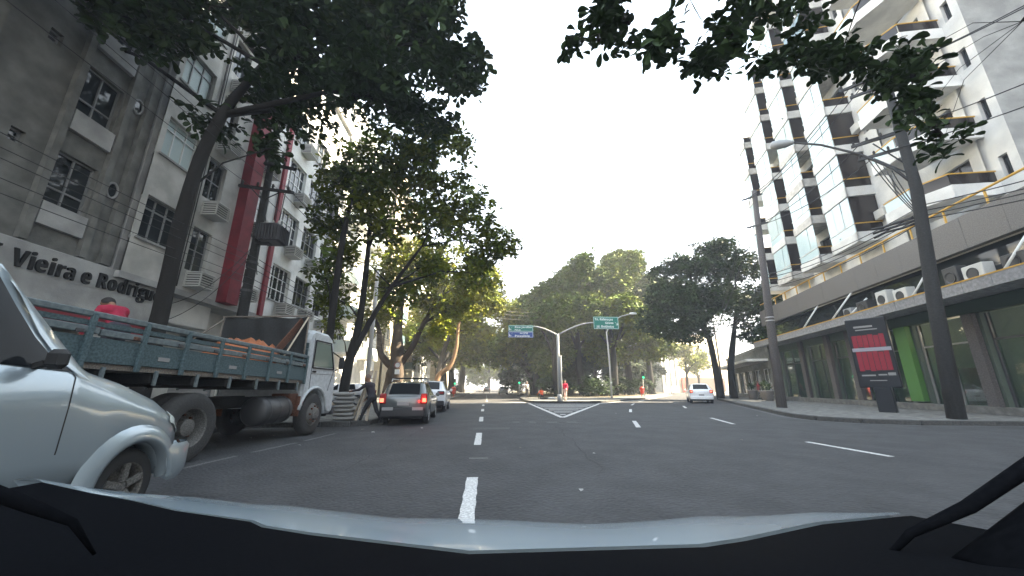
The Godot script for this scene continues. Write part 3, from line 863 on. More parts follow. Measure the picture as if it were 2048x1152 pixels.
func right_building():
	mat("glass_skylit", Color(0.50, 0.62, 0.65), 0.08)  # pale colour paints the bright sky onto the front glazing
	var a := deg_to_rad(17)
	var d3 := Vector3(sin(a), 0, -cos(a)); var n3 := Vector3(-cos(a), 0, -sin(a))
	var o := thing("balcony_tower", "tall white apartment tower with yellow balcony rails above a shopping podium", "building", Vector3(21.735, 0, -17.605))
	var xf := Transform3D(Basis(-d3, Vector3.UP, n3), Vector3.ZERO)
	var F := func(s: float, h: float, off: float): return xf * Vector3(-s, h, -off)
	var at := func(off: float): return Transform3D(xf.basis, xf * Vector3(0, 0, -off))
	var wb := func(m: MB, s: float, h: float, off: float, ds: float, dh: float, doff: float): m.box(F.call(s, h, off), Vector3(ds, dh, doff), xf.basis)
	# ---------------- ground floor: x = -s
	var bays := [[-17.0, -13.4], [-12.2, -9.2], [-8.8, -4.6], [-4.2, -2.5], [-1.2, 1.9], [2.6, 6.4], [7.0, 9.6]]
	var holes := []
	for b in bays: holes.append([b[0], 0.42, b[1], 4.5])
	part("shop_wall", wall_mesh(at.call(1.0), 27.0, 5.0, holes, 0.3, 0.14, -17.3), M.shop_wall, o)
	for i in bays.size():
		var b: Array = bays[i]
		var w: float = b[1] - b[0]
		var fr := MB.new()
		for k in int(w / 1.3) + 1:
			fr.box(xf * Vector3(b[0] + 0.04 + k * (w - 0.08) / int(w / 1.3), 2.45, -1.22), Vector3(0.07, 4.0, 0.08), xf.basis)
		fr.box(xf * Vector3((b[0] + b[1]) / 2, 3.3, -1.22), Vector3(w - 0.1, 0.08, 0.07), xf.basis)
		var wn := part("shop_window", fr, M.frame_dark if i != 4 else M.frame_grey, o)
		var pn := MB.new()
		pn.box(xf * Vector3((b[0] + b[1]) / 2, 2.45, -1.235), Vector3(w - 0.05, 4.0, 0.012), xf.basis)
		part("pane", pn, M.shop_glass, wn)
		var rm := MB.new()
		var cx: float = (b[0] + b[1]) / 2
		rm.box(xf * Vector3(cx, 0.35, -3.8), Vector3(w, 0.12, 5.0), xf.basis)
		part("shop_floor", rm, M.shop_floor, o)
		var bw := MB.new()
		bw.box(xf * Vector3(cx, 2.6, -6.2), Vector3(w, 4.6, 0.1), xf.basis)
		bw.box(xf * Vector3(b[0] - 0.06, 2.6, -3.8), Vector3(0.1, 4.6, 4.8), xf.basis); bw.box(xf * Vector3(b[1] + 0.06, 2.6, -3.8), Vector3(0.1, 4.6, 4.8), xf.basis)
		part("shop_back", bw, M.shop_wall, o)
	var sg := MB.new()
	wb.call(sg, 4.0, 0.3, 0.75, 26.5, 0.3, 0.5); part("step", sg, M.pavement, o)
	# green pillar and grey pillars
	var gp := MB.new(); wb.call(gp, 1.75, 2.7, 0.85, 0.85, 4.3, 0.25); part("green_pillar", gp, M.green_panel, o)
	for s in [-2.25, 4.4, 6.4, 8.98, 12.8]:
		var pp := MB.new(); wb.call(pp, s, 2.7, 0.85, 0.5, 4.5, 0.2); part("pillar", pp, M.pole_concrete, o)
	var gd := MB.new(); wb.call(gd, -1.5, 4.75, 0.84, 8.5, 0.55, 0.25); part("green_header", gd, M.green_dark, o)
	# canopy with fascia panels
	var cn := MB.new(); wb.call(cn, 3.75, 5.22, 0.15, 27.0, 0.3, 2.1); part("canopy", cn, M.concrete, o)
	for k in 22:
		var s := -9.6 + k * 1.23
		var fp := MB.new(); wb.call(fp, s + 0.6, 5.2, -0.93 + rng.randf_range(-0.006, 0.006), 1.21, 0.46, 0.05); part("fascia_panel", fp, M.fascia, o)
	var ye := MB.new(); wb.call(ye, 3.75, 5.46, -0.93, 27.1, 0.05, 0.09); part("lit_canopy_edge", ye, M.rail_yellow, o)  # yellow light along the top of the canopy, painted as a strip
	# recessed dark band, stone parapet, roof rail
	var rb := MB.new(); wb.call(rb, 3.75, 6.2, 0.7, 27.0, 1.7, 0.2); part("dark_band", rb, M.glass_dark, o)
	var k0 := -9.7
	while k0 < 17.0:
		var sp := MB.new(); wb.call(sp, k0 + 0.9, 7.72, 0.15 + rng.randf_range(-0.004, 0.004), 1.79, 1.42, 0.3); part("stone_panel", sp, M.stone, o)
		k0 += 1.8
	var cp := MB.new(); wb.call(cp, 3.75, 8.35, 1.6, 27, 0.12, 2.6); part("podium_roof", cp, M.concrete, o)
	var rl := smoothed(); rl.tube([F.call(-9.8, 9.12, 0.15), F.call(17.2, 9.12, 0.15)], 0.05, 8); part("handrail", rl, M.rail_yellow, o)
	for k in 14:
		var ps := MB.new(); wb.call(ps, -9.4 + k * 1.95, 8.78, 0.15, 0.06, 0.7, 0.06); part("rail_post", ps, M.rail_yellow, o)
	for e in [[8.6, 5.3, -0.8, 7.6, 7.0, 0.1], [5.0, 5.3, -0.8, 3.6, 7.1, 0.1], [3.2, 5.3, -0.8, 2.5, 6.4, 0.1], [-1.9, 5.4, -0.8, -2.4, 7.1, 0.1], [-6.2, 5.4, -0.8, -6.8, 7.1, 0.1]]:
		var sr := smoothed(); sr.tube([F.call(e[0], e[1], e[2]), F.call(e[3], e[4], e[5])], 0.05, 6); part("strut", sr, M.frame_white, o)
	# condensers standing on the canopy
	for e in [[3.6, 0.75, 0.6, 0], [2.2, 0.9, 0.75, 1], [0.55, 0.8, 0.95, 2], [-0.75, 0.9, 0.75, 2], [-3.7, 0.7, 0.95, 1], [-4.7, 0.9, 0.75, 2], [-6.3, 0.9, 0.7, 1]]:
		var ac := MB.new(); ac.cbox(Vector3.ZERO, Vector3(e[1], e[2], 0.42), 0.025, xf.basis)
		var m = [M.metal, M.metal_dark, M.ac_white][e[3]]
		var an := part("condenser", ac, m, o, F.call(e[0], 5.4 + e[2] / 2, -0.25))
		var fan := MB.new()
		fan.lathe([Vector2(0.0, 0.0), Vector2(0.2, 0.0), Vector2(0.25, 0.03), Vector2(0.25, -0.02)], 16, Transform3D(xf.basis * Basis(Vector3.RIGHT, PI / 2), n3 * 0.215))
		part("fan_grille", fan, M.metal_dark, an)
	# ---------------- tower walls
	var H := 45.0
	var cols := [[1.8, 4.3], [5.85, 8.35], [9.9, 12.4], [13.95, 15.3]]
	var th1 := []; var th2 := []; var doors1 := []; var doors2 := []; var doors3 := []
	for k in 11:
		var r := 10.9 + 3.0 * k
		for ci in 4:
			var c: Array = cols[ci]
			if ci == 3 and k > 5 or ci == 2 and k > 6: continue
			[doors1, doors1, doors2, doors3][ci].append([-c[1] + 0.2, r - 0.95, -c[0] - 0.2, r + 1.2])
		th1.append([-1.35, r - 0.25, -0.75, r + 0.95])
		th1.append([-5.3, r - 0.1, -4.8, r + 0.9])
		if k < 7: th2.append([-9.6, r - 0.1, -9.1, r + 0.9])
	var doors: Array = doors1 + doors2 + doors3
	var th: Array = th1 + th2
	part("wall", wall_mesh(at.call(1.45), 8.5, H - 8.3, th1 + doors1, 0.25, 8.3, -8.9), M.plaster_white, o)
	part("wall", wall_mesh(at.call(1.452), 4.0, 32.3 - 8.3, th2 + doors2, 0.25, 8.3, -12.9), M.plaster_white, o)
	part("wall", wall_mesh(at.call(1.454), 2.6, 29.0 - 8.3, doors3, 0.25, 8.3, -15.5), M.plaster_white, o)
	for r in doors: window(o, at.call(1.45), r, 2, 1, 0.25, M.frame_dark, M.glass_brown, false)
	for r in th: window(o, at.call(1.45), r, 1, 2, 0.25, M.frame_grey, M.glass_dark, false)
	# bay wall behind the angled balconies
	var bd := []
	for k in 11: bd.append([1.0, 9.95 + 3.0 * k, 2.6, 12.1 + 3.0 * k])
	part("wall", wall_mesh(at.call(2.6), 3.6, H - 8.3, bd, 0.25, 8.3, -0.44), M.plaster_white, o)
	for r in bd: window(o, at.call(2.6), r, 2, 1, 0.25, M.frame_dark, M.glass_brown, false)
	var st := []
	for k in 11: st.append([3.6, 10.4 + 3.0 * k, 4.0, 11.5 + 3.0 * k])
	part("wall", wall_mesh(at.call(2.77), 1.4, H - 8.3, st, 0.25, 8.3, 3.0), M.plaster_white, o)
	for r in st: window(o, at.call(2.77), r, 1, 1, 0.25, M.frame_dark, M.glass_dark, false)
	# end wall facing the near side, with slim windows
	var ef := Transform3D(Basis(-n3, Vector3.UP, -d3), xf * Vector3(4.4, 0, -2.77))
	var eh := []
	for k in 11: eh.append([3.0, 10.6 + 3.0 * k, 4.2, 11.7 + 3.0 * k])
	part("end_wall", wall_mesh(ef, 13.0, H - 8.3, eh, 0.2, 8.3, 0.0), M.plaster_grey, o)  # grey plaster paints in the weaker sky light on this side
	for r in eh: window(o, ef, r, 2, 1, 0.2, M.frame_grey, M.glass_blue, false)
	var core := MB.new()
	wb.call(core, 4.8, 26.5, 9.2, 8.0, 36.4, 12.6); wb.call(core, 10.9, 20.2, 9.2, 3.9, 24.0, 12.6); wb.call(core, 14.2, 18.6, 9.2, 2.5, 20.8, 12.6); wb.call(core, -1.0, 26.4, 9.8, 6.4, 36.0, 12.4)
	part("core", core, M.plaster_white, o)
	var jm := MB.new()
	wb.call(jm, 0.52, 26.6, 2.1, 0.15, 36.6, 1.0)
	part("return_wall", jm, M.plaster_white, o)
	var pb := MB.new(); wb.call(pb, 3.75, 4.3, 9.5, 27, 8.0, 6.0); part("podium_core", pb, M.concrete, o)
	var rf := MB.new(); wb.call(rf, 2.0, 45.15, 8.2, 13.5, 0.3, 15); part("roof", rf, M.concrete, o)
	# ---------------- balconies
	for k in 11:
		var r := 10.9 + 3.0 * k
		for ci in cols.size():
			var c: Array = cols[ci]
			if ci == 3 and k > 5 or ci == 2 and k > 6: continue
			balcony(o, xf, [Vector2(c[0], 1.43), Vector2(c[0], 0.0), Vector2(c[1], 0.0), Vector2(c[1], 1.43)], r, rng.randf() < 0.85, 9, rng.randf() < 0.7)
		balcony(o, xf, [Vector2(-0.5, 2.0), Vector2(-0.65, 0.05), Vector2(-2.3, 0.1), Vector2(-3.55, 0.8), Vector2(-3.35, 2.7)], r, false, 1)
		# wall units beside the balconies
		if k % 2 == 0:
			var u := MB.new(); u.cbox(Vector3.ZERO, Vector3(0.8, 0.55, 0.32), 0.03, xf.basis)
			part("condenser", u, M.ac_white, o, F.call(1.35, r + 0.35, 1.2))
	# shop interior things seen through the panes: lamps
	for e in [[-0.3, 4.3, 2.2], [-2.0, 4.2, 2.4], [2.2, 4.1, 2.0]]:
		var lm := MB.new(); lm.box(F.call(e[0], e[1], e[2]), Vector3(0.12, 0.3, 0.12), xf.basis)
		part("shop_lamp", lm, M.shop_lamp, o)
	for e in [[-0.3, 4.0, 2.0], [-5.0, 4.0, 2.6], [6.5, 4.0, 2.6], [10.7, 4.0, 2.6]]:  # added lights to brighten the bays, mostly without a lamp of their own
		var ol := OmniLight3D.new()
		ol.name = "shop_light"
		ol.light_energy = 0.22
		ol.light_color = Color(1, 0.93, 0.78)
		ol.omni_range = 12
		ol.omni_attenuation = 2.0
		ol.light_size = 0.15
		ol.shadow_enabled = true
		o.add_child(ol, true)
		ol.position = F.call(e[0], e[1], e[2])
	# goods in the green shop
	var rack := thing("display_rack", "red and beige goods rack inside the shop beside the green pillar", "rack", Vector3(21.735, 0.41, -17.605))
	for e in [[-0.4, 0.55, 2.8, 1.4, 1.1, 0.6, "counter", M.wood_grey], [0.3, 1.9, 3.2, 0.35, 1.6, 0.3, "red_column", M.red_plastic], [-1.2, 1.55, 2.9, 0.9, 0.3, 0.4, "tray", M.cream], [-1.9, 0.5, 2.7, 0.9, 1.0, 0.6, "crate", M.red_wall], [0.8, 0.9, 2.6, 0.5, 1.8, 0.5, "shelf", M.brown]]:
		var q := MB.new(); q.cbox(F.call(e[0], e[1], e[2]), Vector3(e[3], e[4], e[5]), 0.04, xf.basis); part(e[6], q, e[7], rack)
	var reflection_shelves := [["added shelf of bright boxes mimicking reflections in the shop window far along the podium", 6.4], ["added shelf of bright boxes mimicking reflections in the narrow podium shop by the corner", 10.7], ["added shelf of bright boxes mimicking reflections in the dark shop right of the grey pillar", -4.4]]
	for e in reflection_shelves:  # added shelves whose bright boxes mimic reflections in the shop panes
		var sh := thing("reflection_shelf", e[0], "shelf", Vector3(21.735, 0.41, -17.605))
		for k in 3:
			var brd := MB.new(); brd.box(F.call(e[1], 0.5 + k * 0.7, 3.0), Vector3(2.2, 0.05, 0.5), xf.basis); part("board", brd, M.wood_grey, sh)
			for q in 5:
				var bx := MB.new(); bx.cbox(F.call(e[1] - 0.85 + q * 0.42, 0.72 + k * 0.7 + rng.randf_range(-0.06, 0.03), 3.0), Vector3(0.3, 0.38, 0.3), 0.02, xf.basis)
				part("box", bx, [M.red_plastic, M.frame_white, M.cream, M.green_panel, M.tarp_orange][(q * 2 + k) % 5], sh)
		for q in [-1.1, 1.1]:
			var up := MB.new(); up.box(F.call(e[1] + q, 1.1, 3.0), Vector3(0.05, 2.2, 0.5), xf.basis); part("upright", up, M.wood_grey, sh)
	# ---------------- low row further along the same pavement
	var p2: Vector3 = Vector3(21.735, 0, -17.605) + F.call(18.2, 0, 0.5)
	var a2 := deg_to_rad(24)
	var b2 := Basis(-Vector3(sin(a2), 0, -cos(a2)), Vector3.UP, Vector3(-cos(a2), 0, -sin(a2)))
	var lr := block("low_shop_row", "low dark shop row with pale awning between the tower and the bending street", Transform3D(b2, p2 + Vector3(sin(a2), 0, -cos(a2)) * 22), 22, 5.2, 10, M.plaster_shaded, 1, 6, Vector2(2.6, 2.6), 0.5, 3.0)
	var aw := MB.new(); aw.box(b2 * Vector3(11, 3.9, 0.9), Vector3(21, 0.25, 1.9), b2); part("awning", aw, M.plaster_white, lr)

func leaf_into(b: MB, base: Vector3, dir: Vector3, up: Vector3, L: float, W: float, droop: float):
	var side := dir.cross(up).normalized()
	var n := side.cross(dir).normalized()
	var prof := [0.08, 0.5, 0.9, 1.0, 0.72, 0.0]
	var ts := [0.0, 0.26, 0.55, 0.78, 0.94, 1.0]
	var l := []; var m := []; var r := []
	for i in 6:
		var c: Vector3 = base + dir * L * ts[i] - Vector3.UP * droop * L * ts[i] * ts[i]
		l.append(c - side * W * 0.5 * prof[i] + n * 0.18 * W * prof[i]); m.append(c); r.append(c + side * W * 0.5 * prof[i] + n * 0.18 * W * prof[i])
	for i in 5:
		b.quad(l[i], l[i + 1], m[i + 1], m[i])
		b.quad(m[i], m[i + 1], r[i + 1], r[i])

func make_rosettes():
	# three rosettes of broad leaves, about 0.6 m across, and two looser sprays
	for k in 5:
		var b := MB.new()
		var n: int = [9, 8, 10, 11, 9][k]
		for i in n:
			var a := TAU * i / n + rng.randf_range(-0.3, 0.3)
			var el := rng.randf_range(-0.25, 0.75)
			var dir := Vector3(cos(a) * cos(el), sin(el), sin(a) * cos(el))
			var base := Vector3(rng.randf_range(-0.03, 0.03), 0, rng.randf_range(-0.03, 0.03))
			if k > 2: base = Vector3(rng.randf_range(-0.25, 0.25), rng.randf_range(-0.12, 0.12), rng.randf_range(-0.25, 0.25))
			var tw := base + dir * 0.05
			var sd := dir.cross(Vector3.UP).normalized() * 0.006
			b.quad(-sd, tw - sd, tw + sd, sd); b.tri(Vector3.ZERO, tw, tw - sd)
			leaf_into(b, tw, dir, Vector3.UP.rotated(dir, rng.randf_range(-0.6, 0.6)), rng.randf_range(0.22, 0.34), rng.randf_range(0.15, 0.21), rng.randf_range(0.1, 0.5))
		leaf_meshes.append(b.done())

# blobs: [centre, radii, count]; made in world space, parented under the tree at its base
func tree(called: String, label: String, at: Vector3, trunks: Array, blobs: Array, size: float, lm, bark, group := "", as_parts := 0, sd := 1, twigs := 3, dense := 1.0) -> Node3D:
	var o := thing(called, label, "tree", at, 0.0, group)
	var r2 := RandomNumberGenerator.new(); r2.seed = sd * 77 + 5
	for t in trunks:
		var b := smoothed()
		var pts := []
		var rr := []
		# smooth the trunk line and give it knobs
		var src: Array = t[0]; var rs: Array = t[1]
		for i in src.size() - 1:
			for k in 3:
				var f := k / 3.0
				var p0: Vector3 = src[max(i - 1, 0)]; var p3: Vector3 = src[min(i + 2, src.size() - 1)]
				pts.append((src[i] as Vector3).cubic_interpolate(src[i + 1], p0, p3, f) - at)
				rr.append(lerpf(rs[i], rs[i + 1], f) * r2.randf_range(0.92, 1.1))
		pts.append(src[-1] - at); rr.append(rs[-1])
		b.tube(pts, rr, 10)
		part("trunk", b, bark, o)
	# limbs from the nearest trunk point below each blob
	for bl in blobs:
		var limbs := smoothed()
		var c: Vector3 = bl[0]
		var best: Vector3 = trunks[0][0][-1]; var bd := 1e9; var br := 0.1
		for t in trunks:
			for i in range(1, t[0].size()):
				var q: Vector3 = t[0][i]
				var dd := q.distance_to(c) + maxf(0.0, q.y - c.y + 0.5) * 2.0
				if dd < bd: bd = dd; best = q; br = t[1][i]
		if bd > 0.02:
			var mid := best.lerp(c, 0.5) + Vector3(r2.randf_range(-0.4, 0.4), best.distance_to(c) * 0.08, r2.randf_range(-0.4, 0.4))
			var r0: float = minf(br * 0.75, 0.03 + 0.028 * best.distance_to(c)) * clampf(float(bl[1].x) / 1.8, 0.3, 1.0)
			limbs.tube([best - at, best.lerp(mid, 0.5) - at, mid - at, mid.lerp(c, 0.5) - at, c - at], [r0, r0 * 0.85, r0 * 0.7, r0 * 0.55, r0 * 0.4], 7, false)
		for k in twigs:
			var e: Vector3 = c + Vector3(r2.randfn() * 0.5 * bl[1].x, r2.randfn() * 0.45 * bl[1].y, r2.randfn() * 0.5 * bl[1].z)
			var m2 := c.lerp(e, 0.5) + Vector3(0, 0.15, 0)
			limbs.tube([c - at, m2 - at, e - at], [0.035, 0.025, 0.012], 5, false)
		part("limb", limbs, bark, o)
	# leaves
	var ns := FastNoiseLite.new(); ns.frequency = 0.28 / max(0.7, size); ns.seed = sd; ns.fractal_octaves = 2
	var xs := []
	for bl in blobs:
		var c: Vector3 = bl[0]; var rad: Vector3 = bl[1]; var made := 0; var tries := 0
		var want: int = int(bl[2] * dense)
		while made < want and tries < want * 6:
			tries += 1
			var v := Vector3(r2.randfn(), r2.randfn(), r2.randfn()).normalized() * pow(r2.randf(), 0.42)
			var p := c + v * rad
			if ns.get_noise_3dv(p) < -0.12 - 0.1 * r2.randf(): continue
			made += 1
			var bs := Basis(Vector3.UP, r2.randf() * TAU) 
			bs = Basis(Vector3(r2.randfn(), 0, r2.randfn()).normalized(), r2.randfn() * 0.55) * bs
			bs = bs.scaled(Vector3.ONE * size * r2.randf_range(0.7, 1.25))
			var tone := r2.randf_range(0.55, 1.4)
			xs.append([Transform3D(bs, p - at), Color(tone * r2.randf_range(0.9, 1.25), tone, tone * r2.randf_range(0.7, 1.0)), r2.randi() % 5])
	if as_parts > 0:
		# the ones that hang nearest the camera, one by one
		xs.sort_custom(func(a, b): return (a[0].origin + at).distance_squared_to(Vector3(0, 1.25, 0)) < (b[0].origin + at).distance_squared_to(Vector3(0, 1.25, 0)))
		for i in min(as_parts, xs.size()):
			var lf := part("leaf_cluster", leaf_meshes[xs[i][2]], lm, o)
			lf.transform = xs[i][0]
		xs = xs.slice(as_parts)
	if xs.size() > 0:
		for k in 5:
			var mine := []
			for x in xs:
				if x[2] == k: mine.append(x)
			if mine.is_empty(): continue
			var mm := MultiMesh.new()
			mm.transform_format = MultiMesh.TRANSFORM_3D
			mm.use_colors = true
			mm.mesh = leaf_meshes[k]
			mm.instance_count = mine.size()
			for i in mine.size():
				mm.set_instance_transform(i, mine[i][0])
				mm.set_instance_color(i, mine[i][1])
			var mi := MultiMeshInstance3D.new()
			mi.name = "crown"
			mi.multimesh = mm
			mi.material_override = lm
			mi.set_meta("kind", "stuff")
			o.add_child(mi, true)
	return o

func simple_tree(called: String, label: String, x: float, z: float, h: float, r: float, n: int, size: float, lm, bark, sd: int, low := 0.4, group := "", y0 := 0.14):
	var r2 := RandomNumberGenerator.new(); r2.seed = sd * 13 + 1
	var b := Vector3(x, y0, z)
	var top := Vector3(x + r2.randf_range(-0.8, 0.8), h * 0.75, z + r2.randf_range(-0.8, 0.8))
	var mid := b.lerp(top, 0.45) + Vector3(r2.randf_range(-0.4, 0.4), 0, r2.randf_range(-0.4, 0.4))
	var blobs := []
	for k in 7:
		var a := TAU * k / 6.0 + r2.randf()
		var d := r * r2.randf_range(0.45, 0.75) if k < 6 else 0.0
		var hy: float = lerpf(h * low + r * 0.3, h - r * 0.35, r2.randf() if k < 6 else 1.0)
		blobs.append([Vector3(x + cos(a) * d, hy, z + sin(a) * d), Vector3(r * r2.randf_range(0.4, 0.6), r * r2.randf_range(0.32, 0.45), r * r2.randf_range(0.4, 0.6)), n / 7])
	return tree(called, label, b, [[[b - Vector3(0, 0.12, 0), mid, top], [r * 0.07 + 0.06, r * 0.05 + 0.04, 0.06]]], blobs, size, lm, bark, group, 0, sd)

func trees():
	make_rosettes()
	var V := func(x, y, z): return Vector3(x, y, z)
	# big dark tree behind the truck
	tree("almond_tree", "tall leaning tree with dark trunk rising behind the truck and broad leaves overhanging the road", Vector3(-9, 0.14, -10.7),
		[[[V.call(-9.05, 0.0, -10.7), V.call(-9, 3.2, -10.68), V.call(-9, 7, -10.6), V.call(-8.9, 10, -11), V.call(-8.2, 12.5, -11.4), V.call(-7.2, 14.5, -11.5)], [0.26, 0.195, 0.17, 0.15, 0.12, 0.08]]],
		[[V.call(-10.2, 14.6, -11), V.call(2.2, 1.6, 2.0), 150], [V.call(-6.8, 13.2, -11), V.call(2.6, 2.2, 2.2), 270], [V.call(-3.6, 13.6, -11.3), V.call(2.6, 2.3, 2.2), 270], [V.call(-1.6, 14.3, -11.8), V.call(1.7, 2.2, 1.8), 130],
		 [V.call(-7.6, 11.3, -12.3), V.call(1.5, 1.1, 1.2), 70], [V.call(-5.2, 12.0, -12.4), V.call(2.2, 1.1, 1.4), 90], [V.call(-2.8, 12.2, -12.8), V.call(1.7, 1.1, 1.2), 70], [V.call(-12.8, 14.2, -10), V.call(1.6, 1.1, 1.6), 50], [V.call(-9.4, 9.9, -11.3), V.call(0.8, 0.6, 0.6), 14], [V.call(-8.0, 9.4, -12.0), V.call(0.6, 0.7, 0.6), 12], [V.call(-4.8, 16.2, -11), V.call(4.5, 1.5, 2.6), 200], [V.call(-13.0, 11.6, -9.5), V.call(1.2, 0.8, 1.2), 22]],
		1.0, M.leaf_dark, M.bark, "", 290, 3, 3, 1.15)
	# forked tree beside the parked wagon
	tree("almond_tree", "forked street tree beside the cement bags with a wide backlit crown over the road", Vector3(-6.35, 0.14, -17.6),
		[[[V.call(-6.35, 0.0, -17.6), V.call(-6.3, 2.2, -17.7), V.call(-6.1, 4.4, -18), V.call(-6.1, 8, -18.1), V.call(-6.2, 11.9, -18)], [0.24, 0.19, 0.16, 0.12, 0.06]],
		 [[V.call(-6.3, 2.3, -17.7), V.call(-5.7, 4.2, -18.1), V.call(-4.9, 6.2, -18.6), V.call(-3.6, 8.6, -19)], [0.15, 0.13, 0.1, 0.06]]],
		[[V.call(-6.4, 12.2, -18), V.call(3.0, 2.6, 2.6), 330], [V.call(-3.4, 13.2, -18), V.call(2.7, 2.3, 2.4), 300], [V.call(-2.2, 10.6, -19), V.call(2.6, 2.0, 2.2), 280], [V.call(0.0, 9.3, -20.5), V.call(2.0, 1.5, 1.8), 150], [V.call(-5.6, 9.6, -18.2), V.call(1.8, 1.3, 1.6), 120], [V.call(-7.4, 7.6, -17.6), V.call(0.9, 1.5, 0.9), 55], [V.call(-3.9, 7.6, -20), V.call(1.7, 1.0, 1.4), 70], [V.call(-0.9, 7.8, -21), V.call(1.6, 0.9, 1.4), 70], [V.call(-6.9, 4.0, -17.4), V.call(0.7, 0.8, 0.6), 18], [V.call(-7.6, 5.6, -19), V.call(1.2, 1.2, 1.2), 60], [V.call(-5.0, 6.2, -20), V.call(1.5, 0.9, 1.4), 60]],
		0.95, M.leaf_lit, M.bark, "", 0, 5, 3, 0.95)
	tree("slim_tree", "slim straight dark trunk standing between the truck cab and the forked tree", Vector3(-6.6, 0.14, -16.2),
		[[[V.call(-6.6, 0.0, -16.2), V.call(-6.75, 4, -16.4), V.call(-6.8, 8, -16.6), V.call(-6.6, 11, -16.8)], [0.19, 0.16, 0.13, 0.06]]],
		[[V.call(-7.6, 6.4, -17), V.call(0.9, 1.2, 0.9), 40], [V.call(-7.4, 9.4, -17.2), V.call(1.4, 1.2, 1.2), 80], [V.call(-6.4, 11.2, -17), V.call(1.4, 1.2, 1.2), 80]], 0.85, M.leaf_mid, M.bark, "", 0, 6)
	# old thick tree with stubby limbs
	tree("fig_tree", "thick old tree with several stout limbs behind the white crossover", Vector3(-7.2, 0.14, -30),
		[[[V.call(-7.2, 0.0, -30), V.call(-7.1, 1.8, -30), V.call(-7.0, 3.4, -30), V.call(-7.2, 6, -30.3), V.call(-7.0, 9, -30.5)], [0.85, 0.66, 0.55, 0.34, 0.16]],
		 [[V.call(-7.1, 2.6, -30), V.call(-8.3, 3.8, -30), V.call(-8.6, 5.4, -30.2), V.call(-9.2, 7.4, -30.4)], [0.3, 0.25, 0.2, 0.1]],
		 [[V.call(-6.9, 2.8, -30), V.call(-5.9, 4.4, -30.2), V.call(-5.2, 6.4, -30.6), V.call(-3.9, 8.8, -31)], [0.3, 0.24, 0.18, 0.09]]],
		[[V.call(-6.8, 11.2, -30.6), V.call(3.0, 2.4, 2.8), 330], [V.call(-3.4, 11.2, -31.5), V.call(2.8, 2.2, 2.6), 300], [V.call(-9.0, 9.0, -30.4), V.call(1.6, 1.6, 1.6), 90], [V.call(-4.6, 8.2, -31), V.call(1.6, 1.1, 1.6), 90], [V.call(-0.6, 10.6, -32), V.call(2.2, 1.8, 2.2), 160], [V.call(-7.6, 7.2, -29.6), V.call(1.2, 1.0, 1.2), 60], [V.call(-9.6, 6.4, -31), V.call(1.6, 1.4, 1.6), 100], [V.call(-4.4, 6.2, -31), V.call(1.6, 1.1, 1.5), 90], [V.call(-2.0, 8.0, -32.5), V.call(2.0, 1.2, 1.8), 110]],
		1.1, M.leaf_sunlit, M.bark_mid, "", 0, 7, 3, 1.15)
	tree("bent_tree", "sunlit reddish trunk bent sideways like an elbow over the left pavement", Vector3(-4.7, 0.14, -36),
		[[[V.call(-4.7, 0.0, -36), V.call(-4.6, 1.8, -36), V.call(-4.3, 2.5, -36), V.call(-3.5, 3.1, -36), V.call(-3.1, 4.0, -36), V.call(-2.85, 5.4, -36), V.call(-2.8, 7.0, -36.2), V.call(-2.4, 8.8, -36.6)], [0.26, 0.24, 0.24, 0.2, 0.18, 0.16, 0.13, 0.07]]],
		[[V.call(-2.2, 10.0, -37), V.call(2.4, 1.6, 2.2), 190], [V.call(0.2, 9.4, -38), V.call(1.8, 1.2, 1.8), 110], [V.call(-4.2, 9.0, -37), V.call(1.8, 1.2, 1.6), 100]], 1.1, M.leaf_sunlit, M.bark_sunlit, "", 0, 8, 3, 1.5)
	tree("street_tree", "sunlit yellow green tree leaning over the straight road", Vector3(-5.6, 0.14, -44),
		[[[V.call(-5.6, 0.0, -44), V.call(-5.4, 3.5, -44), V.call(-4.4, 7.5, -44.5), V.call(-3, 11, -45)], [0.36, 0.3, 0.22, 0.1]]],
		[[V.call(-3.6, 12.6, -44.5), V.call(3.0, 2.4, 3.0), 330], [V.call(-0.6, 12.2, -45), V.call(2.8, 2.0, 2.8), 280], [V.call(2.2, 10.6, -46), V.call(2.4, 1.5, 2.4), 190], [V.call(-2.6, 9.2, -45), V.call(2.4, 1.3, 2.2), 170], [V.call(-6.8, 10.2, -44), V.call(2.2, 1.8, 2.2), 150], [V.call(-1.0, 8.0, -46), V.call(2.6, 1.2, 2.2), 130], [V.call(2.0, 8.6, -47), V.call(2.0, 1.0, 2.0), 90], [V.call(-4.8, 6.8, -46), V.call(2.2, 1.3, 2.0), 110]], 1.25, M.leaf_sunlit, M.bark, "", 0, 9, 3, 1.25)
	var far_lab := ["dark green tree beyond the leaning yellow one on the left pavement", "broad tree shading the straight road far down the left side", "last round tree far down the left pavement"]
	var fz := [[-6.0, -56, 14, 7.5], [-6.2, -70, 17, 9.0], [-5.6, -88, 18, 10.0]]
	for i in 3: simple_tree("street_tree", far_lab[i], fz[i][0], fz[i][1], fz[i][2], fz[i][3], 2200, 1.5, M.leaf_lit, M.bark, 20 + i, 0.28, "trees down the left pavement")
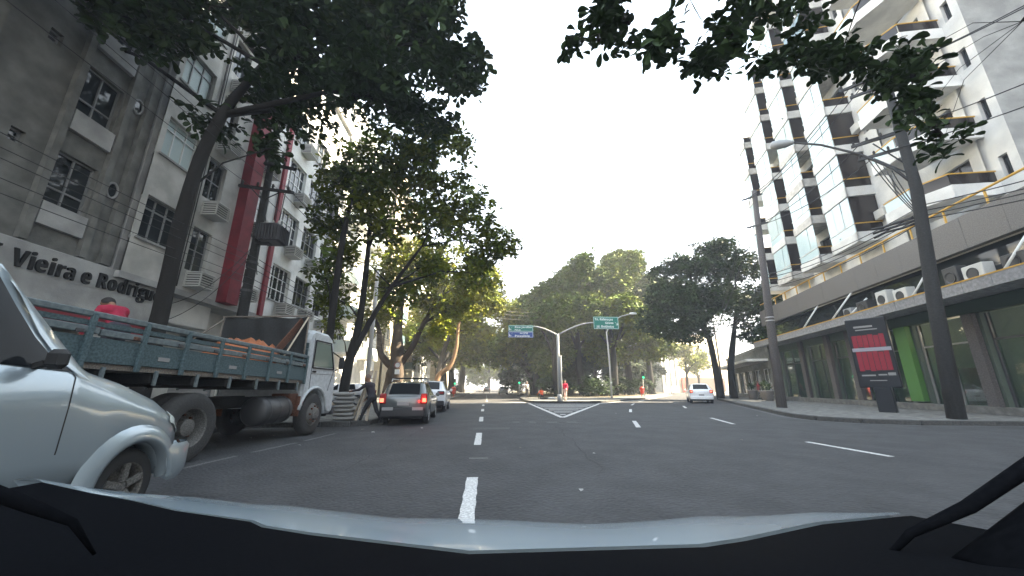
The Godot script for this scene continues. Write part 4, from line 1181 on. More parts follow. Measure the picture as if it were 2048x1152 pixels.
	# tree added off the left edge, its crown there to shade the old house
	tree("almond_tree", "dark crown added to shade the old grey house from a trunk beside the truck's tail", Vector3(-9.4, 0.14, -4.6),
		[[[V.call(-9.4, 0.0, -4.6), V.call(-9.4, 4, -4.7), V.call(-9.3, 8, -5.2), V.call(-9.2, 11, -6.2)], [0.3, 0.25, 0.2, 0.1]]],
		[[V.call(-9.8, 12.2, -7.2), V.call(2.2, 1.6, 2.4), 200], [V.call(-8.2, 13.0, -6.0), V.call(2.4, 1.5, 2.4), 160], [V.call(-10.6, 11.6, -5.2), V.call(1.6, 1.6, 2.6), 240], [V.call(-9.6, 11.0, -8.6), V.call(1.4, 0.9, 1.0), 80]],
		1.0, M.leaf_dark, M.bark, "", 0, 31)
	var end_lab := ["dark tree closing the far end of the straight road on its left", "tree in the middle of the far end of the straight road", "tree closing the far end of the straight road by the park"]
	for i in 3: simple_tree("end_tree", end_lab[i], [-9.0, 1.0, 10.0][i], [-128.0, -142.0, -126.0][i], [19.0, 20.0, 21.0][i], [9.0, 9.0, 9.0][i], 1500, 2.2, [M.leaf, M.leaf_lit, M.leaf][i], M.bark, 90 + i, 0.1, "trees closing the straight road", 0.0)
	# park behind the island
	var park := [["park tree nearest the sign post with a dark low crown", 9.0, -48.0, 15.0, 5.5, M.leaf_mid], ["park tree behind the blue and green sign", 7.2, -57.0, 15.5, 6.8, M.leaf_lit], ["middle park tree with a high dark crown behind the island", 13.5, -53.0, 19.0, 7.0, M.leaf_mid], ["tallest park tree with sunlit yellow green top", 22.0, -57.0, 23.0, 7.5, M.leaf_lit], ["park tree with drooping leaves behind the street lamp", 17.5, -51.0, 18.0, 6.5, M.leaf_lit], ["park tree at the right edge of the park over the traffic light", 27.5, -62.0, 20.5, 7.5, M.leaf_mid], ["rear park tree seen between the front crowns", 15.0, -68.0, 21.0, 8.0, M.leaf_dark], ["rear left park tree along the straight road", 9.5, -76.0, 18.0, 8.5, M.leaf]]
	for i in park.size():
		var e: Array = park[i]
		simple_tree("park_tree", e[0], e[1], e[2], e[3], e[4], 3600, 1.5, e[5], M.bark, 40 + i, 0.2, "trees of the park behind the island", 0.2)
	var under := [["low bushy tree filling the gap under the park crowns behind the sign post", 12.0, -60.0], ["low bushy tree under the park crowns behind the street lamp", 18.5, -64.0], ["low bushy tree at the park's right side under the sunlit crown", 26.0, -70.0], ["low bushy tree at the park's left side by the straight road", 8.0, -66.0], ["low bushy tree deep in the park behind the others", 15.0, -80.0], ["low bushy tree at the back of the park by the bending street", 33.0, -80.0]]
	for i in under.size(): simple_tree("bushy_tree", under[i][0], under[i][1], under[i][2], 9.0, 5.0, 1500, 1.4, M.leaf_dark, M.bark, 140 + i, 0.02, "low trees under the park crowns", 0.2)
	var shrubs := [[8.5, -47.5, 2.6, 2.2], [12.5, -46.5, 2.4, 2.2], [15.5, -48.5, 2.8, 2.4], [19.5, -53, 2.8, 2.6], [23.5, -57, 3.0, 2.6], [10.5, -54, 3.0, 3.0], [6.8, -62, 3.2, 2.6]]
	for i in shrubs.size():
		var e: Array = shrubs[i]
		var base := Vector3(e[0], 0.2, e[1])
		var sh := tree("shrub", "low dark shrub growing under the park trees", base, [[[base - Vector3(0, 0.1, 0), base + Vector3(0.05, 0.7, 0), base + Vector3(0.1, 1.3, 0)], [0.08, 0.06, 0.03]]], [[base + Vector3(0, 1.2, 0), Vector3(e[3], 1.2, 1.4), 170]], 1.0, M.leaf_dark, M.bark, "shrubs under the park trees", 0, 60 + i)
		sh.set_meta("category", "shrub")
	# dark flat crowned tree at the right kerb
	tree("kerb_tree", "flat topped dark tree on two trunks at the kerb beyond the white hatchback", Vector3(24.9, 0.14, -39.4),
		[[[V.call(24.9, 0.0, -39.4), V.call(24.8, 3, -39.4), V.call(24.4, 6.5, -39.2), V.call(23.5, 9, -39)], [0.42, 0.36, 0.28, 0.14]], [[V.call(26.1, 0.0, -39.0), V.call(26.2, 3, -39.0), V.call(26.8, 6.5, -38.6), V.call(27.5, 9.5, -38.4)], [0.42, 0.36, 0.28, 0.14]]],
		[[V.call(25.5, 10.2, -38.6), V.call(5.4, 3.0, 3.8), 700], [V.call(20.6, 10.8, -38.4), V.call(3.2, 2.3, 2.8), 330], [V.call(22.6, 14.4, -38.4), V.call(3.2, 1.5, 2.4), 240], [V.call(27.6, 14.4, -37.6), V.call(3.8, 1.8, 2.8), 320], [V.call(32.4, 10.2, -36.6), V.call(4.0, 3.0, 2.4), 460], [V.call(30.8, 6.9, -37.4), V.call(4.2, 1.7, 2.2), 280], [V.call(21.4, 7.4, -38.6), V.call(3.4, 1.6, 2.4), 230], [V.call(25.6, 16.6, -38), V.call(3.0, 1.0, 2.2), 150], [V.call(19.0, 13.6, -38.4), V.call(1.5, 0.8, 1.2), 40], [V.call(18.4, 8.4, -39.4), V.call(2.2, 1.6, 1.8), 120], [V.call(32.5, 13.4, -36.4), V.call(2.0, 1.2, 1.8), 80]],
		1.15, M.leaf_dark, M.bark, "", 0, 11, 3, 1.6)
	var rt := [["sunlit yellow tree in front of the cream building", 39.0, -72.0, 10.0, 4.0], ["small yellow green tree down the bending street", 47.0, -82.0, 9.0, 3.6]]
	for i in 2: simple_tree("young_tree", rt[i][0], rt[i][1], rt[i][2], rt[i][3], rt[i][4], 500, 1.2, M.leaf_sunlit, M.bark, 80 + i, 0.45, "young trees down the bending street")
	# tree behind the camera on the right whose boughs hang into view
	var kp := [Vector2(7.6, 1.5), Vector2(40, -2.0), Vector2(40, 14), Vector2(7.6, 14)]
	struct("corner_pavement", slab(kp, -0.05, 0.14), M.pavement)
	tree("overhanging_tree", "boughs of broad dark leaves hanging into the sky from a tree on the right", Vector3(9.8, 0.14, 3.2),
		[[[V.call(9.8, 0.0, 3.2), V.call(9.6, 3, 3.0), V.call(9.2, 6, 2.0), V.call(8.6, 8, 0.2), V.call(7.6, 8.6, -2.2), V.call(6.2, 8.0, -4.0)], [0.34, 0.27, 0.2, 0.15, 0.1, 0.05]],
		 [[V.call(8.6, 8, 0.2), V.call(9.2, 8.4, -2.4), V.call(9.2, 7.4, -4.4)], [0.11, 0.08, 0.03]], [[V.call(7.6, 8.6, -2.2), V.call(5.2, 8.2, -3.4), V.call(3.2, 7.4, -4.4)], [0.06, 0.045, 0.02]]],
		[[V.call(2.3, 7.15, -4.7), V.call(0.75, 0.3, 0.4), 26], [V.call(1.75, 6.75, -4.7), V.call(0.5, 0.14, 0.3), 10], [V.call(2.75, 6.7, -4.7), V.call(0.5, 0.22, 0.3), 14], [V.call(3.7, 6.55, -4.8), V.call(0.42, 0.2, 0.3), 16], [V.call(4.15, 7.1, -4.8), V.call(0.4, 0.35, 0.3), 16], [V.call(4.7, 6.6, -4.8), V.call(0.25, 0.12, 0.2), 5], [V.call(5.4, 6.85, -4.9), V.call(0.6, 0.32, 0.35), 28], [V.call(6.3, 7.0, -5), V.call(0.7, 0.35, 0.4), 30],
		 [V.call(7.3, 6.9, -5), V.call(0.6, 0.5, 0.4), 22], [V.call(7.7, 6.7, -5), V.call(0.6, 0.5, 0.4), 28], [V.call(7.6, 5.9, -5), V.call(0.35, 0.35, 0.3), 10], [V.call(8.0, 5.5, -5.1), V.call(0.35, 0.4, 0.3), 10], [V.call(5.0, 7.6, -4.7), V.call(1.2, 0.3, 0.5), 30]],
		0.62, M.leaf_dark, M.bark, "", 300, 12, 2)

# piecewise smooth curve through [z, value] pairs
func curve_at(c: Array, z: float) -> float:
	if z <= c[0][0]: return c[0][1]
	for i in c.size() - 1:
		if z <= c[i + 1][0]:
			var t: float = (z - c[i][0]) / (c[i + 1][0] - c[i][0])
			return lerpf(c[i][1], c[i + 1][1], t)
	return c[-1][1]

# car body section at z (front is -z): points from sill to roof centre on the right side
func car_section(s: Dictionary, z: float) -> Array:
	var hw: float = curve_at(s.width, z)
	var belt: float = curve_at(s.belt, z)
	var top: float = curve_at(s.top, z)
	var wt: float = curve_at(s.wtop, z)
	var yb: float = curve_at(s.sill, z)
	for w in s.wheels:
		var d: float = abs(z - w)
		if d < s.arch: yb = max(yb, s.wr + sqrt(s.arch * s.arch - d * d) - 0.02)
	yb = min(yb, belt - 0.12)
	var crown: float = min(0.05, (top - belt) * 0.5 + 0.015)
	var bw := hw * 0.985
	var p := [Vector2(hw - 0.16, yb), Vector2(hw - 0.03, yb), Vector2(hw, lerpf(yb, belt, 0.3)), Vector2(hw, lerpf(yb, belt, 0.7)), Vector2(bw, belt - 0.03), Vector2(bw - 0.03, belt),
		Vector2(lerpf(bw - 0.03, wt, 0.5) + 0.01, lerpf(belt, top - crown, 0.5)), Vector2(wt, top - crown), Vector2(wt - 0.06, top - crown * 0.45), Vector2(wt * 0.5, top - 0.008), Vector2(0, top)]
	return p

func car_body(s: Dictionary) -> ArrayMesh:
	var b := smoothed()
	var rows := []
	var z: float = s.z0
	var zs := []
	while z < s.z1 - 0.001:
		zs.append(z); z += 0.05
	zs.append(s.z1)
	for zz in zs:
		var p := car_section(s, zz)
		var row := []
		for q in p: row.append(Vector3(q.x, q.y, zz))
		for i in range(p.size() - 2, -1, -1): row.append(Vector3(-p[i].x, p[i].y, zz))
		rows.append(row)
	b.grid(rows)
	var n: int = rows[0].size()
	for e in [[0, false], [rows.size() - 1, true]]:
		var r: Array = rows[e[0]]
		for i in n / 2:
			var a = r[i]; var c = r[i + 1]; var d = r[n - 2 - i]; var f = r[n - 1 - i]
			if e[1]: b.quad(a, c, d, f)
			else: b.quad(f, d, c, a)
	return b.done()

# patch that lies on the body between z0..z1 and section indices v0..v1, a little proud
func car_patch(s: Dictionary, za: float, zb: float, va: float, vb: float, sgn: float, off: float, za2 = null, zb2 = null) -> MB:
	var b := smoothed()
	var rows := []
	for i in 9:
		var t := i / 8.0
		var row := []
		for k in 5:
			var v := lerpf(va, vb, k / 4.0)
			var k4 := k / 4.0
			var z0 := lerpf(za, za2 if za2 != null else za, k4); var z1 := lerpf(zb, zb2 if zb2 != null else zb, k4)
			var zz := lerpf(z0, z1, t)
			var p := car_section(s, zz)
			var i0 := int(floor(v)); var f := v - i0
			var q: Vector2 = p[i0].lerp(p[min(i0 + 1, p.size() - 1)], f)
			var e: Vector2 = (p[min(i0 + 1, p.size() - 1)] - p[i0]).normalized()
			var nn := Vector2(e.y, -e.x)
			row.append(Vector3((q.x + nn.x * off) * sgn, q.y + nn.y * off, zz))
		rows.append(row)
	b.grid(rows, sgn < 0)
	return b

# glass across the car following the roof line between two z
func car_screen(s: Dictionary, za: float, zb: float, inset: float, off: float, side := 0.86) -> MB:
	var b := smoothed()
	var rows := []
	for i in 9:
		var zz := lerpf(za, zb, i / 8.0)
		var p := car_section(s, zz)
		var dz := 0.02
		var sl: float = (car_section(s, zz + dz)[10].y - car_section(s, zz - dz)[10].y) / (2 * dz)
		var nrm := Vector3(0, 1, -sl).normalized() * off
		var row := []
		for k in 9:
			var u := lerpf(-1, 1, k / 8.0) * side
			var yy: float = lerpf(p[10].y, p[8].y, u * u)
			row.append(Vector3(p[8].x * u, yy, zz) + nrm)
		rows.append(row)
	b.grid(rows, true)
	return b

func wheel(parent: Node, at: Vector3, r: float, w: float, tyre, rim, spokes := 5):
	var xf := Transform3D(Basis(Vector3.UP, Vector3.RIGHT, Vector3.FORWARD), Vector3.ZERO)
	var key := "wh%.2f%.2f%d" % [r, w, spokes]
	if not mesh_cache.has(key):
		var t := smoothed()
		t.lathe([Vector2(r * 0.62, -w / 2 + 0.015), Vector2(r * 0.86, -w / 2), Vector2(r * 0.97, -w / 2 + 0.03), Vector2(r, -w / 2 + 0.06), Vector2(r, w / 2 - 0.06), Vector2(r * 0.97, w / 2 - 0.03), Vector2(r * 0.86, w / 2), Vector2(r * 0.62, w / 2 - 0.015)], 32, xf)
		var m := MB.new()
		m.lathe([Vector2(r * 0.63, w / 2 - 0.01), Vector2(r * 0.6, w / 2 - 0.02), Vector2(r * 0.56, 0.0), Vector2(r * 0.2, 0.02)], 24, xf)
		m.lathe([Vector2(r * 0.63, -w / 2 + 0.01), Vector2(r * 0.6, -w / 2 + 0.02), Vector2(r * 0.56, 0.0)], 24, xf)
		m.lathe([Vector2(0.0, w / 2 - 0.02), Vector2(r * 0.13, w / 2 - 0.025), Vector2(r * 0.17, w / 2 - 0.06), Vector2(r * 0.2, 0.0)], 16, xf)
		m.lathe([Vector2(0.0, -w / 2 + 0.02), Vector2(r * 0.13, -w / 2 + 0.025), Vector2(r * 0.2, 0.0)], 16, xf)
		for k in spokes:
			for sg in [-1.0, 1.0]:
				var a: float = TAU * k / spokes + sg * 0.0
				var d := Vector3(0, cos(a), sin(a))
				m.bar(d * r * 0.14 + Vector3(sg * (w / 2 - 0.03), 0, 0), d * r * 0.6 + Vector3(sg * (w / 2 - 0.02), 0, 0), 0.03, r * 0.17, Vector3.RIGHT.cross(d))
		mesh_cache[key] = [t.done(), m.done()]
	var o := part("wheel", mesh_cache[key][0], tyre, parent, at)
	part("rim", mesh_cache[key][1], rim, o)

func box_part(called: String, c: Vector3, s: Vector3, m, parent: Node, ch := 0.01, bs := Basis()) -> MeshInstance3D:
	var b := MB.new()
	b.cbox(Vector3.ZERO, s, ch, bs)
	return part(called, b, m, parent, c)

func finish_car(o: Node3D, s: Dictionary, paint, opts := {}):
	part("body", car_body(s), paint, o)
	# dark underbody that fills the wheel housings
	var hw: float = curve_at(s.width, (s.z0 + s.z1) / 2)
	box_part("underbody", Vector3(0, 0.42, (s.z0 + s.z1) / 2), Vector3(hw * 2 - 0.5, 0.42, s.z1 - s.z0 - 0.5), M.black, o)
	for w in s.wheels:
		for sg in [-1.0, 1.0]: wheel(o, Vector3(sg * (hw - 0.13), s.wr, w), s.wr, 0.22, M.rubber, opts.get("rim", M.rim))
	for e in s.windows:
		for sg in [-1.0, 1.0]: part("window", car_patch(s, e[0], e[1], 5.12, 6.92, sg, 0.006, e[2], e[3]), M.car_glass, o)
	part("windscreen", car_screen(s, s.screen[0], s.screen[1], 0.0, 0.008), M.car_glass, o)
	part("rear_window", car_screen(s, s.rear[0], s.rear[1], 0.0, 0.008), M.car_glass, o)
	for dz in s.door_lines:
		for sg in [-1.0, 1.0]: part("door_gap", car_patch(s, dz - 0.006, dz + 0.006, 1.3, 4.95, sg, 0.002), M.black, o)
	for e in s.handles:
		for sg in [-1.0, 1.0]: box_part("door_handle", Vector3(sg * (hw + 0.012), e[1], e[0]), Vector3(0.03, 0.035, 0.17), paint, o, 0.008)
	for sg in [-1.0, 1.0]:
		var mr := MB.new()
		mr.cbox(Vector3.ZERO, Vector3(0.15, 0.15, 0.09), 0.035)
		mr.bar(Vector3(-sg * 0.07, -0.03, 0), Vector3(-sg * 0.16, -0.06, 0), 0.05, 0.04)
		part("wing_mirror", mr, opts.get("mirror", paint), o, Vector3(sg * (hw + 0.09), s.mirror[1], s.mirror[0]))

func vehicles():
	silver_suv()
	wagon()
	crossover()
	hatchback()
	truck()
	far_cars()

func silver_suv():
	var o := thing("silver_suv", "silver off road car with flared wheel arches passing beside the flatbed truck", "car", Vector3(-4.22, 0, -2.36), deg_to_rad(1.5))
	# local: front at z=-2.5; right side x=+0.9
	var s := {z0 = -2.46, z1 = 1.75, wr = 0.34, arch = 0.40, wheels = [-1.74, 0.98],
		width = [[-2.46, 0.62], [-2.38, 0.76], [-2.2, 0.84], [-1.9, 0.875], [1.3, 0.875], [1.6, 0.84], [1.75, 0.74]],
		sill = [[-2.46, 0.46], [-2.3, 0.36], [-2.1, 0.38], [1.5, 0.42], [1.75, 0.5]],
		belt = [[-2.46, 0.70], [-2.38, 0.82], [-2.2, 0.95], [-1.7, 1.1], [-1.2, 1.28], [-1.0, 1.36], [1.5, 1.40], [1.75, 1.32]],
		top = [[-2.46, 0.74], [-2.4, 0.86], [-2.35, 0.93], [-2.2, 1.05], [-2.04, 1.16], [-1.61, 1.31], [-1.22, 1.41], [-1.14, 1.46], [-0.48, 2.16], [-0.2, 2.26], [1.3, 2.24], [1.6, 2.1], [1.75, 1.5]],
		wtop = [[-2.46, 0.5], [-2.2, 0.7], [-1.22, 0.77], [-1.12, 0.75], [-0.39, 0.64], [1.4, 0.63], [1.75, 0.6]],
		windows = [[-1.0, 0.28, -0.42, 0.25], [0.38, 1.15, 0.36, 1.1]], screen = [-1.08, -0.52], rear = [1.62, 1.74], door_lines = [-1.0, 0.33, 1.2], handles = [[0.15, 1.05]], mirror = [-0.72, 1.46]}
	finish_car(o, s, M.silver_paint, {mirror = M.black, rim = M.rim_dirty})
	# arch flares, bumper corner, headlights, footboard
	for wz in s.wheels:
		for sg in [-1.0, 1.0]:
			var f := smoothed()
			var rows := []
			for i in 17:
				var a := PI * i / 16.0
				var c := Vector3(0, s.wr + sin(a) * 0.40, wz - cos(a) * 0.40)
				var d := Vector3(0, s.wr + sin(a) * 0.56, wz - cos(a) * 0.56)
				rows.append([Vector3(sg * 0.87, d.y, d.z), Vector3(sg * 0.915, lerpf(d.y, c.y, 0.35), lerpf(d.z, c.z, 0.35)), Vector3(sg * 0.93, lerpf(d.y, c.y, 0.8), lerpf(d.z, c.z, 0.8)), Vector3(sg * 0.925, c.y, c.z), Vector3(sg * 0.8, c.y - 0.01 * sin(a), c.z)])
			f.grid(rows, sg > 0)
			part("wheel_flare", f, M.silver_paint, o)
	for sg in [-1.0, 1.0]:
		part("headlight", car_patch(s, -2.40, -2.12, 3.6, 5.6, sg, 0.012), M.lamp_glass, o)
		var bm := smoothed()
		var rows := []
		for i in 9:
			var t := i / 8.0
			var ang := t * PI / 2
			var x := 0.68 + sin(ang) * 0.23; var z := -2.58 + (1 - cos(ang)) * 0.36
			rows.append([Vector3(sg * x, 0.66, z + 0.02), Vector3(sg * (x + 0.015), 0.62, z - 0.01), Vector3(sg * (x + 0.015), 0.38, z - 0.01), Vector3(sg * x, 0.3, z + 0.04)])
		for i in 2:
			var e: Array = rows[-1]
			rows.append([e[0] + Vector3(0, 0, 0.08), e[1] + Vector3(0, 0, 0.08), e[2] + Vector3(0, 0, 0.06), e[3] + Vector3(0, 0.03, 0.06)])
		bm.grid(rows, sg < 0)
		part("bumper_corner", bm, M.silver_paint, o)
		box_part("footboard", Vector3(sg * 0.86, 0.36, -0.32), Vector3(0.18, 0.07, 1.5), M.metal, o, 0.02)
	box_part("bumper", Vector3(0, 0.48, -2.52), Vector3(1.36, 0.34, 0.14), M.silver_paint, o, 0.03)
	box_part("grille", Vector3(0, 0.74, -2.47), Vector3(0.9, 0.14, 0.05), M.black, o, 0.01)
	# pale pillar beside the windscreen
	for sg in [-1.0, 1.0]:
		part("windscreen_pillar", car_patch(s, -1.14, -1.03, 5.0, 7.4, sg, 0.014, -0.53, -0.44), M.silver_paint, o)

func wagon():
	var o := thing("station_wagon", "dark grey station wagon with roof rack and lit brake lights seen from behind", "car", Vector3(-2.9, 0, -15.6), deg_to_rad(2))
	var s := {z0 = -2.1, z1 = 2.1, wr = 0.3, arch = 0.37, wheels = [-1.35, 1.25],
		width = [[-2.1, 0.5], [-1.95, 0.72], [-1.6, 0.83], [1.7, 0.83], [2.0, 0.8], [2.1, 0.74]],
		sill = [[-2.1, 0.35], [-1.8, 0.26], [1.8, 0.26], [2.1, 0.32]],
		belt = [[-2.1, 0.66], [-1.7, 0.82], [-0.9, 0.92], [1.7, 0.98], [2.0, 0.96], [2.1, 0.9]],
		top = [[-2.1, 0.7], [-1.7, 0.9], [-0.95, 1.0], [-0.2, 1.42], [0.2, 1.48], [1.4, 1.46], [1.65, 1.42], [2.03, 1.0], [2.1, 0.94]],
		wtop = [[-2.1, 0.4], [-0.95, 0.68], [-0.2, 0.58], [1.5, 0.6], [1.9, 0.66], [2.1, 0.66]],
		windows = [[-0.75, -0.05, -0.15, -0.08], [0.03, 0.8, 0.0, 0.74], [0.88, 1.5, 0.82, 1.34]], screen = [-0.9, -0.25], rear = [1.68, 2.0], door_lines = [-0.7, 0.0, 0.84], handles = [[-0.15, 0.84], [0.7, 0.86]], mirror = [-0.55, 0.98]}
	finish_car(o, s, M.grey_paint)
	for sg in [-1.0, 1.0]:
		var tl := box_part("tail_light", Vector3(sg * 0.69, 0.88, 2.06), Vector3(0.22, 0.34, 0.16), M.tail_red, o, 0.03)
		box_part("lit_bulb", Vector3(sg * 0.02, -0.05, 0.075), Vector3(0.13, 0.13, 0.03), M.tail_lit, tl, 0.01)
		var rr := smoothed(); rr.tube([Vector3(sg * 0.55, 1.44, -0.05), Vector3(sg * 0.56, 1.54, 0.05), Vector3(sg * 0.57, 1.55, 1.3), Vector3(sg * 0.57, 1.46, 1.4)], 0.022, 6); part("roof_rail", rr, M.metal, o)
		box_part("reflector", Vector3(sg * 0.5, 0.55, 2.155), Vector3(0.36, 0.1, 0.02), M.frame_grey, o, 0.005)
	for z in [0.2, 1.15]: box_part("rack_bar", Vector3(0, 1.585, z), Vector3(1.3, 0.035, 0.05), M.black, o, 0.01)
	box_part("rear_bumper", Vector3(0, 0.42, 2.1), Vector3(1.5, 0.3, 0.12), M.dark_paint, o, 0.04)
	box_part("number_plate", Vector3(0, 0.72, 2.115), Vector3(0.4, 0.13, 0.015), M.frame_grey, o, 0.004)
	box_part("tailgate_gap", Vector3(0, 0.585, 2.105), Vector3(1.3, 0.015, 0.02), M.black, o, 0.003)
	light_at(o, Vector3(0.7, 0.83, 2.3), Color(1, 0.15, 0.08), 0.012)

func light_at(o: Node3D, at: Vector3, c: Color, e: float):
	var l := OmniLight3D.new()
	l.name = "lamp_light"
	l.light_color = c
	l.light_energy = e
	l.omni_range = 8
	l.omni_attenuation = 2.0
	l.light_size = 0.06
	l.shadow_enabled = true
	o.add_child(l, true)
	l.position = at

func crossover():
	var o := thing("white_crossover", "white crossover parked in front of the dark wagon at the left kerb", "car", Vector3(-3.0, 0, -22.2), deg_to_rad(1.5))
	var s := {z0 = -2.1, z1 = 2.1, wr = 0.34, arch = 0.41, wheels = [-1.3, 1.3],
		width = [[-2.1, 0.5], [-1.95, 0.74], [-1.6, 0.88], [1.7, 0.88], [2.0, 0.84], [2.1, 0.78]],
		sill = [[-2.1, 0.4], [-1.8, 0.32], [1.8, 0.32], [2.1, 0.38]],
		belt = [[-2.1, 0.74], [-1.7, 0.95], [-0.9, 1.05], [1.7, 1.1], [2.0, 1.06], [2.1, 0.98]],
		top = [[-2.1, 0.78], [-1.7, 1.02], [-0.95, 1.12], [-0.2, 1.56], [0.2, 1.63], [1.2, 1.6], [1.45, 1.56], [1.95, 1.14], [2.1, 1.04]],
		wtop = [[-2.1, 0.4], [-0.95, 0.7], [-0.2, 0.6], [1.3, 0.6], [1.9, 0.66], [2.1, 0.66]],
		windows = [[-0.75, -0.05, -0.15, -0.08], [0.03, 0.8, 0.0, 0.7], [0.88, 1.35, 0.78, 1.05]], screen = [-0.9, -0.25], rear = [1.48, 1.93], door_lines = [-0.7, 0.0, 0.84], handles = [[-0.15, 0.96], [0.7, 0.98]], mirror = [-0.55, 1.1]}
	finish_car(o, s, M.white_paint)
	for sg in [-1.0, 1.0]:
		var tl := box_part("tail_light", Vector3(sg * 0.62, 0.98, 2.08), Vector3(0.36, 0.2, 0.12), M.dark_paint, o, 0.03)
		box_part("light_ring", Vector3(0, 0, 0.06), Vector3(0.26, 0.1, 0.02), M.tail_red, tl, 0.01)
	box_part("rear_bumper", Vector3(0, 0.46, 2.1), Vector3(1.6, 0.26, 0.12), M.dark_paint, o, 0.04)
	box_part("number_plate", Vector3(0, 0.78, 2.115), Vector3(0.4, 0.13, 0.015), M.frame_grey, o, 0.004)

func hatchback():
	var o := thing("white_hatchback", "white hatchback with lit tail lights turning into the bending street", "car", Vector3(18.3, 0, -32.0), deg_to_rad(-24))
	var s := {z0 = -2.0, z1 = 1.95, wr = 0.31, arch = 0.38, wheels = [-1.25, 1.25],
		width = [[-2.0, 0.55], [-1.85, 0.76], [-1.5, 0.9], [1.5, 0.92], [1.85, 0.9], [1.95, 0.82]],
		sill = [[-2.0, 0.35], [-1.7, 0.26], [1.7, 0.28], [1.95, 0.34]],
		belt = [[-2.0, 0.7], [-1.6, 0.88], [-0.9, 0.98], [1.6, 1.06], [1.85, 1.02], [1.95, 0.95]],
		top = [[-2.0, 0.74], [-1.6, 0.95], [-0.95, 1.06], [-0.2, 1.5], [0.2, 1.58], [1.0, 1.56], [1.3, 1.5], [1.8, 1.12], [1.95, 1.02]],
		wtop = [[-2.0, 0.45], [-0.95, 0.72], [-0.2, 0.62], [1.2, 0.64], [1.75, 0.72], [1.95, 0.72]],
		windows = [[-0.75, -0.05, -0.15, -0.08], [0.03, 0.8, 0.0, 0.7]], screen = [-0.9, -0.25], rear = [1.3, 1.8], door_lines = [-0.7, 0.0, 0.84], handles = [[-0.15, 0.9], [0.7, 0.92]], mirror = [-0.55, 1.06]}
	finish_car(o, s, M.white_paint)
	for sg in [-1.0, 1.0]:
		var tl := box_part("tail_light", Vector3(sg * 0.74, 0.94, 1.92), Vector3(0.26, 0.26, 0.14), M.tail_red, o, 0.04)
		box_part("lit_bulb", Vector3(-sg * 0.02, 0.0, 0.065), Vector3(0.14, 0.12, 0.03), M.tail_lit, tl, 0.01)
	box_part("rear_bumper", Vector3(0, 0.45, 1.96), Vector3(1.66, 0.28, 0.12), M.white_paint, o, 0.04)
	box_part("number_plate", Vector3(0, 0.66, 1.97), Vector3(0.4, 0.13, 0.015), M.frame_grey, o, 0.004)
	box_part("tow_guard", Vector3(0, 0.27, 1.9), Vector3(1.3, 0.1, 0.12), M.black, o, 0.02)

func far_cars():
	var lab := ["distant dark car far down the straight road", "distant white van beyond the crossing", "grey car parked past the crossing beside the park", "distant silver car parked along the park edge", "small white car glimpsed behind the slim trunk on the left pavement"]
	var spec := [[0.2, -96, M.dark_paint, 1.0], [-1.2, -112, M.white_paint, 1.25], [3.6, -86, M.grey_paint, 1.0], [3.2, -72, M.silver_paint, 0.95], [-9.6, -26.5, M.white_paint, 0.95]]
	for i in spec.size():
		var e: Array = spec[i]
		var o := thing("distant_car", lab[i], "car", Vector3(e[0], 0.14 if i == 4 else 0.0, e[1]), 0.0 if i < 4 else PI / 2, "cars down the straight road" if i < 4 else "")
		var k: float = e[3]
		var s := {z0 = -2.0, z1 = 2.0, wr = 0.3, arch = 0.37, wheels = [-1.25, 1.25],
			width = [[-2.0, 0.6], [-1.6, 0.84], [1.7, 0.84], [2.0, 0.74]], sill = [[-2.0, 0.3], [2.0, 0.3]], belt = [[-2.0, 0.7], [-0.9, 0.92], [1.7, 0.96], [2.0, 0.88]],
			top = [[-2.0, 0.74], [-0.95, 1.0], [-0.2, 1.44 * k], [1.2, 1.46 * k], [1.8, 1.05 * k], [2.0, 0.94]], wtop = [[-2.0, 0.45], [-0.95, 0.7], [-0.2, 0.6], [1.4, 0.6], [2.0, 0.68]],
			windows = [[-0.75, -0.05, -0.15, -0.08], [0.03, 1.1, 0.0, 0.95]], screen = [-0.9, -0.25], rear = [1.25, 1.75], door_lines = [], handles = [], mirror = [-0.55, 1.0]}
		finish_car(o, s, e[2])
		for sg in [-1.0, 1.0]: box_part("tail_light", Vector3(sg * 0.66, 0.84, 1.96), Vector3(0.2, 0.2, 0.12), M.tail_red, o, 0.02)

